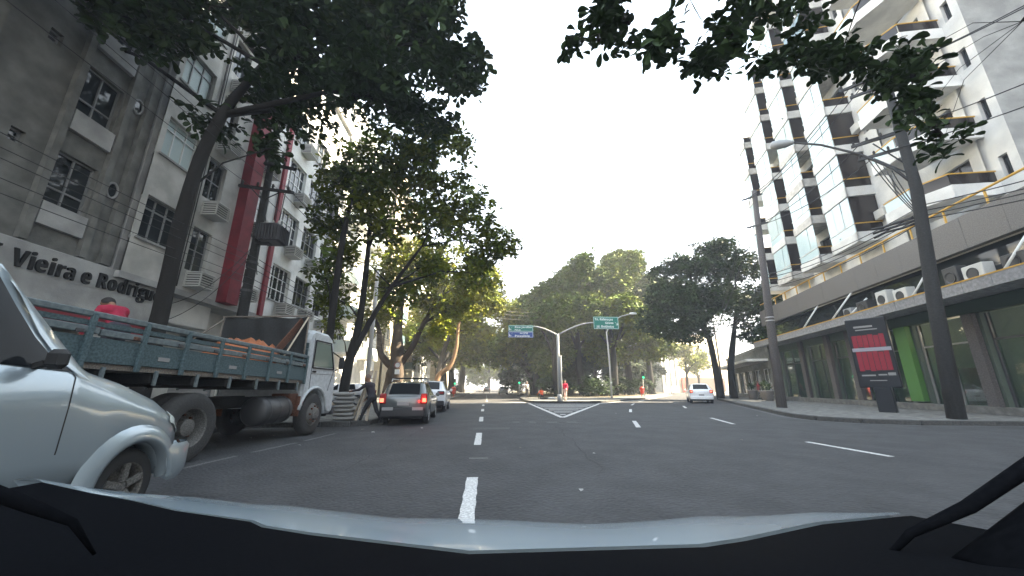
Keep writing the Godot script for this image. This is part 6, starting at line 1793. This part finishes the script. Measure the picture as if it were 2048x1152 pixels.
		for k in 26:
			var a := rng.randf() * TAU; var el := rng.randf_range(0.5, 1.4)
			leaf_into(lf, Vector3(rng.randf_range(-0.15, 0.15), 0.75 + rng.randf() * 0.5, rng.randf_range(-0.15, 0.15)), Vector3(cos(a) * cos(el), sin(el), sin(a) * cos(el)), Vector3.UP, rng.randf_range(0.5, 1.0), 0.16, 0.35)
		part("leaves", lf, M.leaf_plain, pl)
	# ---------- orange bins, posts and small things at the crossing
	var bins := [["orange litter bin on the left pavement by the far crossing", Vector3(-3.9, 0.14, -47)], ["red litter bin under the traffic light of the bending street", Vector3(19.3, 0.14, -46.4)]]
	for e in bins:
		var bn := thing("litter_bin", e[0], "litter bin", e[1])
		var bb := smoothed(); bb.lathe([Vector2(0, 0.35), Vector2(0.2, 0.35), Vector2(0.27, 0.95), Vector2(0.29, 1.0), Vector2(0.2, 1.15), Vector2(0, 1.2)], 12); part("bucket", bb, M.red_plastic, bn)
		part("post", rod([Vector3(0, 0, -0.2), Vector3(0, 1.1, -0.2)], 0.05), M.red_plastic, bn)
		box_part("slot", Vector3(0, 0.98, 0.27), Vector3(0.26, 0.08, 0.04), M.black, bn)
	# ---------- stack of cement sacks on the left pavement
	for k in 10:
		var sk := thing("cement_sack", "grey white cement sack in the stack in front of the truck", "sack", Vector3(-4.98 + rng.randf_range(-0.05, 0.05), 0.215 + (k % 7) * 0.135, -14.0 - (k / 7) * 0.55), rng.randf_range(-0.2, 0.2), "sacks stacked on the left pavement")
		part("sack_body", sack_mesh(k), M.sack, sk)
	# ---------- A-frame ladder by the walker
	var ld2 := thing("step_ladder", "pale folded wooden step ladder held upright beside the dark wagon", "ladder", Vector3(-4.3, 0.14, -14.0), 0.35)
	for e in [[Vector3(-0.22, 0, 0.28), Vector3(0.18, 1.7, 0)], [Vector3(0.12, 0, 0.3), Vector3(0.32, 1.7, 0)], [Vector3(-0.3, 0, -0.3), Vector3(0.14, 1.68, -0.04)]]:
		var lb := MB.new(); lb.bar(e[0], e[1], 0.09, 0.035); part("rail", lb, M.wood_pale, ld2)
	for k in 5:
		var f := (k + 0.7) / 5.6
		var st := MB.new(); st.bar(Vector3(-0.22, 0, 0.28).lerp(Vector3(0.18, 1.7, 0), f), Vector3(0.12, 0, 0.3).lerp(Vector3(0.32, 1.7, 0), f), 0.08, 0.025); part("step", st, M.wood_pale, ld2)
	# round speed sign fixed on the thick tree
	var rs := thing("round_sign", "small round speed limit sign fixed to the thick tree trunk", "sign", Vector3(-6.75, 2.9, -29.28))
	var rd := MB.new(); rd.lathe([Vector2(0, 0), Vector2(0.24, 0), Vector2(0.24, 0.02)], 20, Transform3D(Basis(Vector3.RIGHT, PI / 2), Vector3.ZERO)); part("disc", rd, M.sign_text, rs)
	var rr := smoothed()
	var cp := []
	for i in 21: cp.append(Vector3(cos(TAU * i / 20) * 0.21, sin(TAU * i / 20) * 0.21, 0.03))
	rr.tube(cp, 0.025, 6, false); part("red_ring", rr, M.red_trim, rs)
	box_part("lower_plate", Vector3(0, -0.5, 0), Vector3(0.36, 0.36, 0.02), M.sign_text, rs, 0.005)
	# concrete lamp post among the left trees
	var cpole := thing("concrete_post", "pale sunlit concrete post beside the forked tree", "pole", Vector3(-7.3, 0.14, -24.0))
	part("post", rod([Vector3.ZERO, Vector3(0, 8.5, 0)], [0.16, 0.11], 10), M.pole_white, cpole)
	part("cap", rod([Vector3(0, 8.5, 0), Vector3(0, 8.6, 0)], [0.12, 0.06]), M.metal, cpole)
	# unseen blocks added on the right to shade the near road and left houses
	block("shade_block", "unseen plain block added on the right to shade the near road", Transform3D(Basis(Vector3(0, 0, 1), Vector3.UP, Vector3(-1, 0, 0)), Vector3(24, 0, -3.5)), 34, 42, 16, M.plaster_grey, 11, 8, Vector2(1.6, 1.5), 4.5, 3.2)
	block("shade_block", "unseen plain block added on the right to close a gap in the shade", Transform3D(Basis(Vector3(0, 0, 1), Vector3.UP, Vector3(-1, 0, 0)), Vector3(38, 0, -24)), 34, 56, 14, M.plaster_grey, 11, 8, Vector2(1.6, 1.5), 4.5, 3.2)

func add_cable(label: String, group: String, a: Vector3, b: Vector3, drop: float, r: float):
	solo("overhead_cable", rod(sag(a, b, drop, 14), r, 5), M.iron, label, "cable", Vector3.ZERO, group)

func wires():
	# left: from the transformer pole towards and past the camera, and onwards
	for e in [[8.9, -8.0, 8.6], [8.85, -8.35, 8.5], [8.8, -9.2, 8.4], [6.0, -8.8, 5.9], [5.8, -8.85, 5.6], [5.55, -8.8, 5.45], [5.2, -8.85, 5.15], [4.95, -8.8, 4.8]]:
		add_cable("black cable running along the left house fronts from the transformer pole", "cables along the left house fronts", Vector3(e[1], e[0], -14.0), Vector3(e[1] - 0.2, e[2], 6.0), 0.25, 0.009)
		add_cable("black cable running down the left pavement beyond the transformer pole", "cables down the left pavement", Vector3(e[1], e[0], -14.1), Vector3(e[1] + 1.4, e[2] - 0.2, -44.0), 0.5, 0.012)
	# right: between the poles and past the frame
	var a := Vector3(17.55, 0, -12.45); var b := Vector3(17.3, 0, -20.75)
	for e in [[14.9, 13.3, 0.5, -1.1], [14.9, 13.3, 0.5, -0.5], [12.0, 11.3, 0.5, -1.2], [11.2, 11.3, 0.5, -0.8], [8.4, 8.0, 0.3, 0.0], [8.15, 7.8, 0.35, -0.1], [7.95, 7.5, 0.3, -0.1], [7.8, 7.2, 0.4, 0.0]]:
		var o3: Vector3 = Vector3(0.62, 0, 0.78) * e[3]
		add_cable("black cable strung between the two utility poles on the right pavement", "cables between the right poles", a + o3 + Vector3(0, e[0], 0), b + o3 * 0.4 + Vector3(0, e[1], 0), e[2], 0.02)
		add_cable("black cable running from the tangled utility pole past the tower podium", "cables past the podium", a + o3 + Vector3(0, e[0], 0), Vector3(22, e[0] + 0.2, -3.5) + o3, e[2], 0.022)
		add_cable("black cable running on from the plain brown pole over the right pavement", "cables beyond the brown pole", b + o3 * 0.4 + Vector3(0, e[1], 0), Vector3(27.6, min(e[1] - 0.4, 8.3), -43.0), e[2] + 0.3, 0.02)
	for y in [9.2, 9.6, 8.7]:
		add_cable("thin black cable crossing over the straight road near the yellow tree", "cables over the straight road", Vector3(-7.4, y, -34.0), Vector3(9.0, y + 0.8, -46.0), 0.5, 0.018)
	for e in [[6.6, 4.0], [6.3, 3.4]]:
		add_cable("slack cable hanging from the transformer pole to the shop wall", "slack cables to the shop wall", Vector3(-9, e[0], -14.0), Vector3(-11.2, e[1], -13.3), 0.5, 0.012)

# bones: [a, b, ra, rb, colour]; one continuous mesh by surface nets
func body_mesh(bones: Array, cell: float, extra = null) -> ArrayMesh:
	var lo := Vector3(1e9, 1e9, 1e9); var hi := -lo
	for b in bones:
		var r: float = max(b[2], b[3]) + cell * 2
		for p in [b[0], b[1]]:
			lo = lo.min(p - Vector3.ONE * r); hi = hi.max(p + Vector3.ONE * r)
	var n := Vector3i(((hi - lo) / cell).ceil()) + Vector3i.ONE
	var F := PackedFloat32Array(); F.resize(n.x * n.y * n.z); F.fill(1.0)
	var C := PackedInt32Array(); C.resize(F.size())
	var D := PackedFloat32Array(); D.resize(F.size()); D.fill(1.0)
	for bi in bones.size():
		var b: Array = bones[bi]
		var a: Vector3 = b[0]; var ab: Vector3 = b[1] - a; var ra: float = b[2]; var rb: float = b[3]
		var mx: float = max(ra, rb) + cell * 2.5
		var l := Vector3i(((a.min(b[1]) - Vector3.ONE * mx - lo) / cell).floor()).clamp(Vector3i.ZERO, n - Vector3i.ONE)
		var h := Vector3i(((a.max(b[1]) + Vector3.ONE * mx - lo) / cell).ceil()).clamp(Vector3i.ZERO, n - Vector3i.ONE)
		var ll: float = max(ab.length_squared(), 1e-6)
		var k: float = 0.03
		for z in range(l.z, h.z + 1):
			for y in range(l.y, h.y + 1):
				var base := (z * n.y + y) * n.x
				for x in range(l.x, h.x + 1):
					var p := lo + Vector3(x, y, z) * cell
					var t: float = clampf((p - a).dot(ab) / ll, 0, 1)
					var d := p.distance_to(a + ab * t) - lerpf(ra, rb, t)
					var i := base + x
					if d < D[i]: D[i] = d; C[i] = bi
					var f := F[i]
					var hh: float = clampf(0.5 + 0.5 * (f - d) / k, 0, 1)
					F[i] = lerpf(f, d, hh) - k * hh * (1 - hh)
	var vid := {}
	var vp := []; var vc := []
	var st := SurfaceTool.new()
	st.begin(Mesh.PRIMITIVE_TRIANGLES)
	st.set_smooth_group(0)
	for z in n.z - 1:
		for y in n.y - 1:
			for x in n.x - 1:
				var i0 := (z * n.y + y) * n.x + x
				var neg := 0
				var acc := Vector3.ZERO; var cnt := 0
				var vals := [F[i0], F[i0 + 1], F[i0 + n.x], F[i0 + n.x + 1], F[i0 + n.x * n.y], F[i0 + n.x * n.y + 1], F[i0 + n.x * n.y + n.x], F[i0 + n.x * n.y + n.x + 1]]
				for v in vals:
					if v < 0: neg += 1
				if neg == 0 or neg == 8: continue
				for e in [[0, 1], [2, 3], [4, 5], [6, 7], [0, 2], [1, 3], [4, 6], [5, 7], [0, 4], [1, 5], [2, 6], [3, 7]]:
					var va: float = vals[e[0]]; var vb: float = vals[e[1]]
					if (va < 0) != (vb < 0):
						var t := va / (va - vb)
						var pa := Vector3(e[0] & 1, (e[0] >> 1) & 1, (e[0] >> 2) & 1); var pb := Vector3(e[1] & 1, (e[1] >> 1) & 1, (e[1] >> 2) & 1)
						acc += pa.lerp(pb, t); cnt += 1
				vid[i0] = vp.size()
				vp.append(lo + (Vector3(x, y, z) + acc / cnt) * cell)
				vc.append(bones[C[i0]][4])
	var put := func(ids: Array):
		for q in [[0, 1, 2], [0, 2, 3]]:
			for j in q:
				st.set_color(vc[ids[j]]); st.add_vertex(vp[ids[j]])
	var sx := 1; var sy := n.x; var sz := n.x * n.y
	for i in vid.keys():
		for ax in [[sx, sy, sz], [sy, sz, sx], [sz, sx, sy]]:
			var inside := F[i] < 0; var out := F[i + ax[0]] < 0
			if inside == out: continue
			var a = vid.get(i); var b = vid.get(i - ax[1]); var c = vid.get(i - ax[1] - ax[2]); var d = vid.get(i - ax[2])
			if a == null or b == null or c == null or d == null: continue
			if inside: put.call([d, c, b, a])
			else: put.call([a, b, c, d])
	if extra != null: extra.call(st)
	st.index()
	st.generate_normals()
	return st.commit()

func ball(p: Vector3, r: float, c: Color) -> Array: return [p, p + Vector3(0, 0.001, 0), r, r, c]

# joints from a few angles; the figure faces -z
func person(label: String, at: Vector3, turn: float, shirt: Color, legs: Color, hair: Color, pose: Dictionary, cell: float, group := "", long_sleeves := true) -> Node3D:
	var o := thing("person", label, "person", at, turn, group)
	var skin := Color(0.22, 0.12, 0.075)
	var lean: float = pose.get("lean", 0.05); var hipy: float = pose.get("hip", 0.92)
	var hip := Vector3(0, hipy, 0)
	var up := Vector3(0, cos(lean), -sin(lean))
	var chest := hip + up * 0.36; var neck := hip + up * 0.54
	var hd: float = pose.get("head", lean * 0.6)
	var head := neck + Vector3(0, cos(hd), -sin(hd)) * 0.17
	var b := []
	b.append([hip + Vector3(-0.07, 0, 0), hip + Vector3(0.07, 0, 0), 0.125, 0.125, legs])
	b.append([hip + up * 0.1, chest, 0.135, 0.15, shirt])
	b.append([chest + Vector3(-0.1, 0.06, 0), chest + Vector3(0.1, 0.06, 0), 0.115, 0.115, shirt])
	b.append([neck - up * 0.04, neck + up * 0.06, 0.06, 0.055, skin])
	b.append([head + Vector3(0, 0.03, 0.012), head + Vector3(0, -0.05, -0.02), 0.098, 0.075, skin])
	b.append([head + Vector3(0, 0, -0.09), head + Vector3(0, -0.03, -0.11), 0.016, 0.02, skin])
	for sg in [-1.0, 1.0]:
		b.append(ball(head + Vector3(sg * 0.095, 0, 0.01), 0.024, skin))
		var lg: Array = pose.get("leg_r" if sg > 0 else "leg_l", [0.1, 0.0])
		var hj := hip + Vector3(sg * 0.09, -0.03, 0)
		var a1: float = lg[0]; var a2: float = lg[0] - lg[1]
		var knee := hj + Vector3(sg * 0.01, -cos(a1), -sin(a1)) * 0.43
		var ank := knee + Vector3(0, -cos(a2), -sin(a2)) * 0.42
		b.append([hj, knee, 0.095, 0.065, legs]); b.append([knee, ank, 0.062, 0.045, legs])
		b.append([ank + Vector3(0, -0.03, 0.04), ank + Vector3(0, -0.045, -0.15), 0.042, 0.036, Color(0.02, 0.02, 0.02)])
		var ar: Array = pose.get("arm_r" if sg > 0 else "arm_l", [0.1, 0.2])
		var sh := neck - up * 0.07 + Vector3(sg * 0.19, 0, 0)
		var e1: float = ar[0]; var e2: float = ar[0] + ar[1]
		var elb := sh + Vector3(sg * 0.06, -cos(e1) * 0.29, -sin(e1) * 0.29)
		var wr := elb + Vector3(0, -cos(e2), -sin(e2)) * 0.25
		b.append([sh, elb, 0.062, 0.048, shirt]); b.append([elb, wr, 0.045, 0.034, shirt if long_sleeves else skin])
		var fd := (wr - elb).normalized()
		b.append([wr, wr + fd * 0.08, 0.032, 0.036, skin])
		pose["hand_r" if sg > 0 else "hand_l"] = [wr + fd * 0.09, fd, sg]
	var fingers := func(st: SurfaceTool):
		for hk in ["hand_l", "hand_r"]:
			var hn: Array = pose[hk]
			var fd: Vector3 = hn[1]; var sd := Vector3(0, 0, -1) if abs(fd.z) < 0.8 else Vector3.UP
			var inn := Vector3(-hn[2], 0, 0)
			for k in 5:
				var mb := MB.new(true)
				var st0: Vector3 = hn[0] + sd * (0.024 - 0.016 * k) if k < 4 else hn[0] - fd * 0.05 + sd * 0.035
				var len: float = [0.07, 0.08, 0.075, 0.06, 0.055][k]
				var dd := fd if k < 4 else (fd + sd * 0.8).normalized()
				mb.tube([st0, st0 + dd * len * 0.5, st0 + dd * len * 0.85 + inn * len * 0.35], [0.01, 0.009, 0.007], 5)
				var ar2 := mb.st.commit_to_arrays()
				for i in ar2[Mesh.ARRAY_VERTEX].size():
					st.set_color(skin); st.add_vertex(ar2[Mesh.ARRAY_VERTEX][i])
	part("body", body_mesh(b, cell, fingers), M.skin, o)
	var hr := smoothed()
	var rows := []
	for i in 8:
		var row := []
		var th := i / 7.0 * 1.75
		for k in 17:
			var ph := TAU * k / 16.0
			var front: float = 1.0 if cos(ph) > -0.3 else 0.72
			row.append(head + Vector3(sin(th * front) * sin(ph) * 0.108, cos(th * front) * 0.118 + 0.025, sin(th * front) * cos(ph) * 0.112 + 0.014))
		rows.append(row)
	hr.grid(rows)
	part("hair", hr, mat("hair_%s" % o.name, hair, 0.8), o)
	return o

func people():
	# stooping worker in red on the truck bed
	person("person in a crimson shirt bending over on the truck bed", Vector3(-7.0, 1.52, -7.5), deg_to_rad(75), Color(0.27, 0.010, 0.038), Color(0.03, 0.03, 0.04), Color(0.012, 0.01, 0.01), {lean = 0.6, hip = 0.80, head = 1.2, leg_l = [0.5, 0.9], leg_r = [0.4, 0.8], arm_l = [0.25, 0.3], arm_r = [0.15, 0.3]}, 0.025)
	# walker with the ladder
	person("person in dark clothes striding past the wagon holding a ladder", Vector3(-3.95, 0.05, -13.75), deg_to_rad(75), Color(0.02, 0.018, 0.024), Color(0.016, 0.016, 0.02), Color(0.14, 0.10, 0.085), {lean = 0.32, hip = 0.86, head = 0.5, leg_l = [0.5, 0.15], leg_r = [-0.35, 0.25], arm_l = [0.9, 0.5], arm_r = [0.2, 0.5]}, 0.03)
	person("person in a red shirt standing behind the sign post on the island", Vector3(6.95, 0.14, -33.4), 2.6, Color(0.52, 0.015, 0.05), Color(0.42, 0.30, 0.28), Color(0.02, 0.015, 0.012), {leg_l = [0.15, 0.1], leg_r = [-0.12, 0.1], arm_l = [0.2, 0.4], arm_r = [0.1, 0.3]}, 0.035)
	person("person in a pale top and black trousers waiting at the island edge", Vector3(4.5, 0.14, -42.0), 0.2, Color(0.36, 0.32, 0.29), Color(0.012, 0.012, 0.014), Color(0.2, 0.18, 0.17), {leg_l = [0.05, 0.0], leg_r = [-0.05, 0.0], arm_l = [0.4, 1.2], arm_r = [0.4, 1.2]}, 0.04)
	person("person in an orange top sitting low on the island pavement", Vector3(5.6, 0.14, -38.2), 0.4, Color(0.62, 0.10, 0.04), Color(0.02, 0.02, 0.025), Color(0.02, 0.015, 0.012), {hip = 0.3, lean = 0.2, leg_l = [1.7, 1.5], leg_r = [1.6, 1.4], arm_l = [0.7, 0.5], arm_r = [0.7, 0.5]}, 0.04)
	person("person in a dark top walking on the far left pavement", Vector3(-4.4, 0.14, -58.0), 0.0, Color(0.03, 0.03, 0.035), Color(0.02, 0.02, 0.022), Color(0.02, 0.015, 0.012), {leg_l = [0.25, 0.1], leg_r = [-0.2, 0.2]}, 0.045)
	person("person in a pink shirt walking on the right pavement beside the kerb tree", Vector3(26.8, 0.14, -36.0), 1.2, Color(0.40, 0.07, 0.08), Color(0.05, 0.05, 0.06), Color(0.02, 0.015, 0.012), {leg_l = [0.3, 0.15], leg_r = [-0.25, 0.25]}, 0.04)
	var bag := thing("bundle", "white and black bundle beside the person sitting on the island", "bundle", Vector3(6.35, 0.14, -38.0))
	part("black_bag", sack_mesh(1), M.black, bag, Vector3(-0.55, 0.09, 0.1))
	part("white_bag", sack_mesh(2), M.frame_white, bag, Vector3(0.15, 0.09, 0.0))

func own_car():
	# bonnet and dashboard of the car the camera rides in; points as (x, y, z)
	var o := thing("camera_car", "bonnet in pale painted sky tone and dark dashboard of the car the view is taken from", "car", Vector3(0, 0, 0))
	var fr := [[-1.84, 0.90, -1.72], [-1.56, 0.85, -1.75], [-1.37, 0.83, -1.75], [-1.16, 0.82, -1.75], [-0.93, 0.79, -1.75], [-0.81, 0.785, -1.75], [-0.61, 0.76, -1.75], [-0.37, 0.73, -1.75], [-0.06, 0.72, -1.75], [0.14, 0.71, -1.75], [0.39, 0.692, -1.75], [0.56, 0.692, -1.75], [0.77, 0.70, -1.75], [0.94, 0.71, -1.75], [1.12, 0.705, -1.75], [1.47, 0.71, -1.75], [1.75, 0.705, -1.68]]
	var bk := [[-1.36, 0.965, -1.36], [-1.2, 0.935, -1.35], [-1.02, 0.935, -1.27], [-0.82, 0.93, -1.18], [-0.58, 0.925, -1.1], [-0.53, 0.925, -1.06], [-0.4, 0.92, -1.02], [-0.2, 0.91, -0.98], [-0.03, 0.9, -0.95], [0.08, 0.9, -0.95], [0.22, 0.9, -0.95], [0.3, 0.9, -0.95], [0.41, 0.9, -0.95], [0.5, 0.9, -0.95], [0.6, 0.91, -0.95], [0.8, 0.935, -0.96], [1.04, 0.945, -0.97]]
	var rows := []
	var nose := []; var apron := []
	for i in fr.size():
		var f := Vector3(fr[i][0], fr[i][1], fr[i][2]); var b := Vector3(bk[i][0], bk[i][1], bk[i][2])
		nose.append(f + Vector3(0, -0.06, -0.06)); apron.append(f + Vector3(0, -0.4, -0.1))
	rows.append(apron); rows.append(nose)
	for k in 7:
		var t := k / 6.0
		var row := []
		for i in fr.size():
			var f := Vector3(fr[i][0], fr[i][1], fr[i][2]); var b := Vector3(bk[i][0], bk[i][1], bk[i][2])
			row.append(f.lerp(b, t) + Vector3(0, 0.012 * sin(t * PI), 0))
		rows.append(row)
	var hb := smoothed(); hb.grid(rows, true); part("bonnet", hb, M.hood_sky_tone, o)
	# black scuttle under the windscreen and the dashboard top that rises towards the camera
	var sc := smoothed(); var r0 := []; var r1 := []; var r2 := []; var r3 := []
	for i in bk.size():
		var b := Vector3(bk[i][0], bk[i][1], bk[i][2])
		var x := b.x
		r0.append(b + Vector3(0, -0.02, -0.02)); r1.append(b * Vector3(0.97, 1, 1) + Vector3(0, 0.012, 0.05)); r2.append(Vector3(x * 0.85, 1.035, -0.52 + abs(x) * 0.05)); r3.append(Vector3(x * 0.85, 1.02, -0.15))
	var s2 := smoothed(); s2.grid([r0, r1], true); part("scuttle", s2, M.dash, o)
	sc.grid([r1, r2, r3], true); part("dashboard", sc, M.dash, o)
	# windscreen pillars: padded black trim
	for e in [[-1.0, [Vector3(-0.53, 1.03, -0.62), Vector3(-0.55, 1.075, -0.6), Vector3(-0.585, 1.10, -0.58), Vector3(-0.68, 1.155, -0.54), Vector3(-0.82, 1.25, -0.48)], [0.002, 0.005, 0.008, 0.01, 0.012]], [1.0, [Vector3(0.60, 0.97, -0.63), Vector3(0.65, 1.035, -0.6), Vector3(0.72, 1.078, -0.57), Vector3(0.85, 1.145, -0.56), Vector3(1.05, 1.26, -0.54)], [0.002, 0.006, 0.009, 0.011, 0.013]]]:
		var pt := smoothed(); pt.tube(e[1], e[2], 16); part("pillar_trim", pt, M.dash, o)
	var dt := smoothed(); dt.tube([Vector3(0.66, 0.985, -0.52), Vector3(0.82, 1.045, -0.5), Vector3(1.08, 1.16, -0.48)], [0.05, 0.075, 0.09], 16); part("door_trim", dt, M.dash, o)
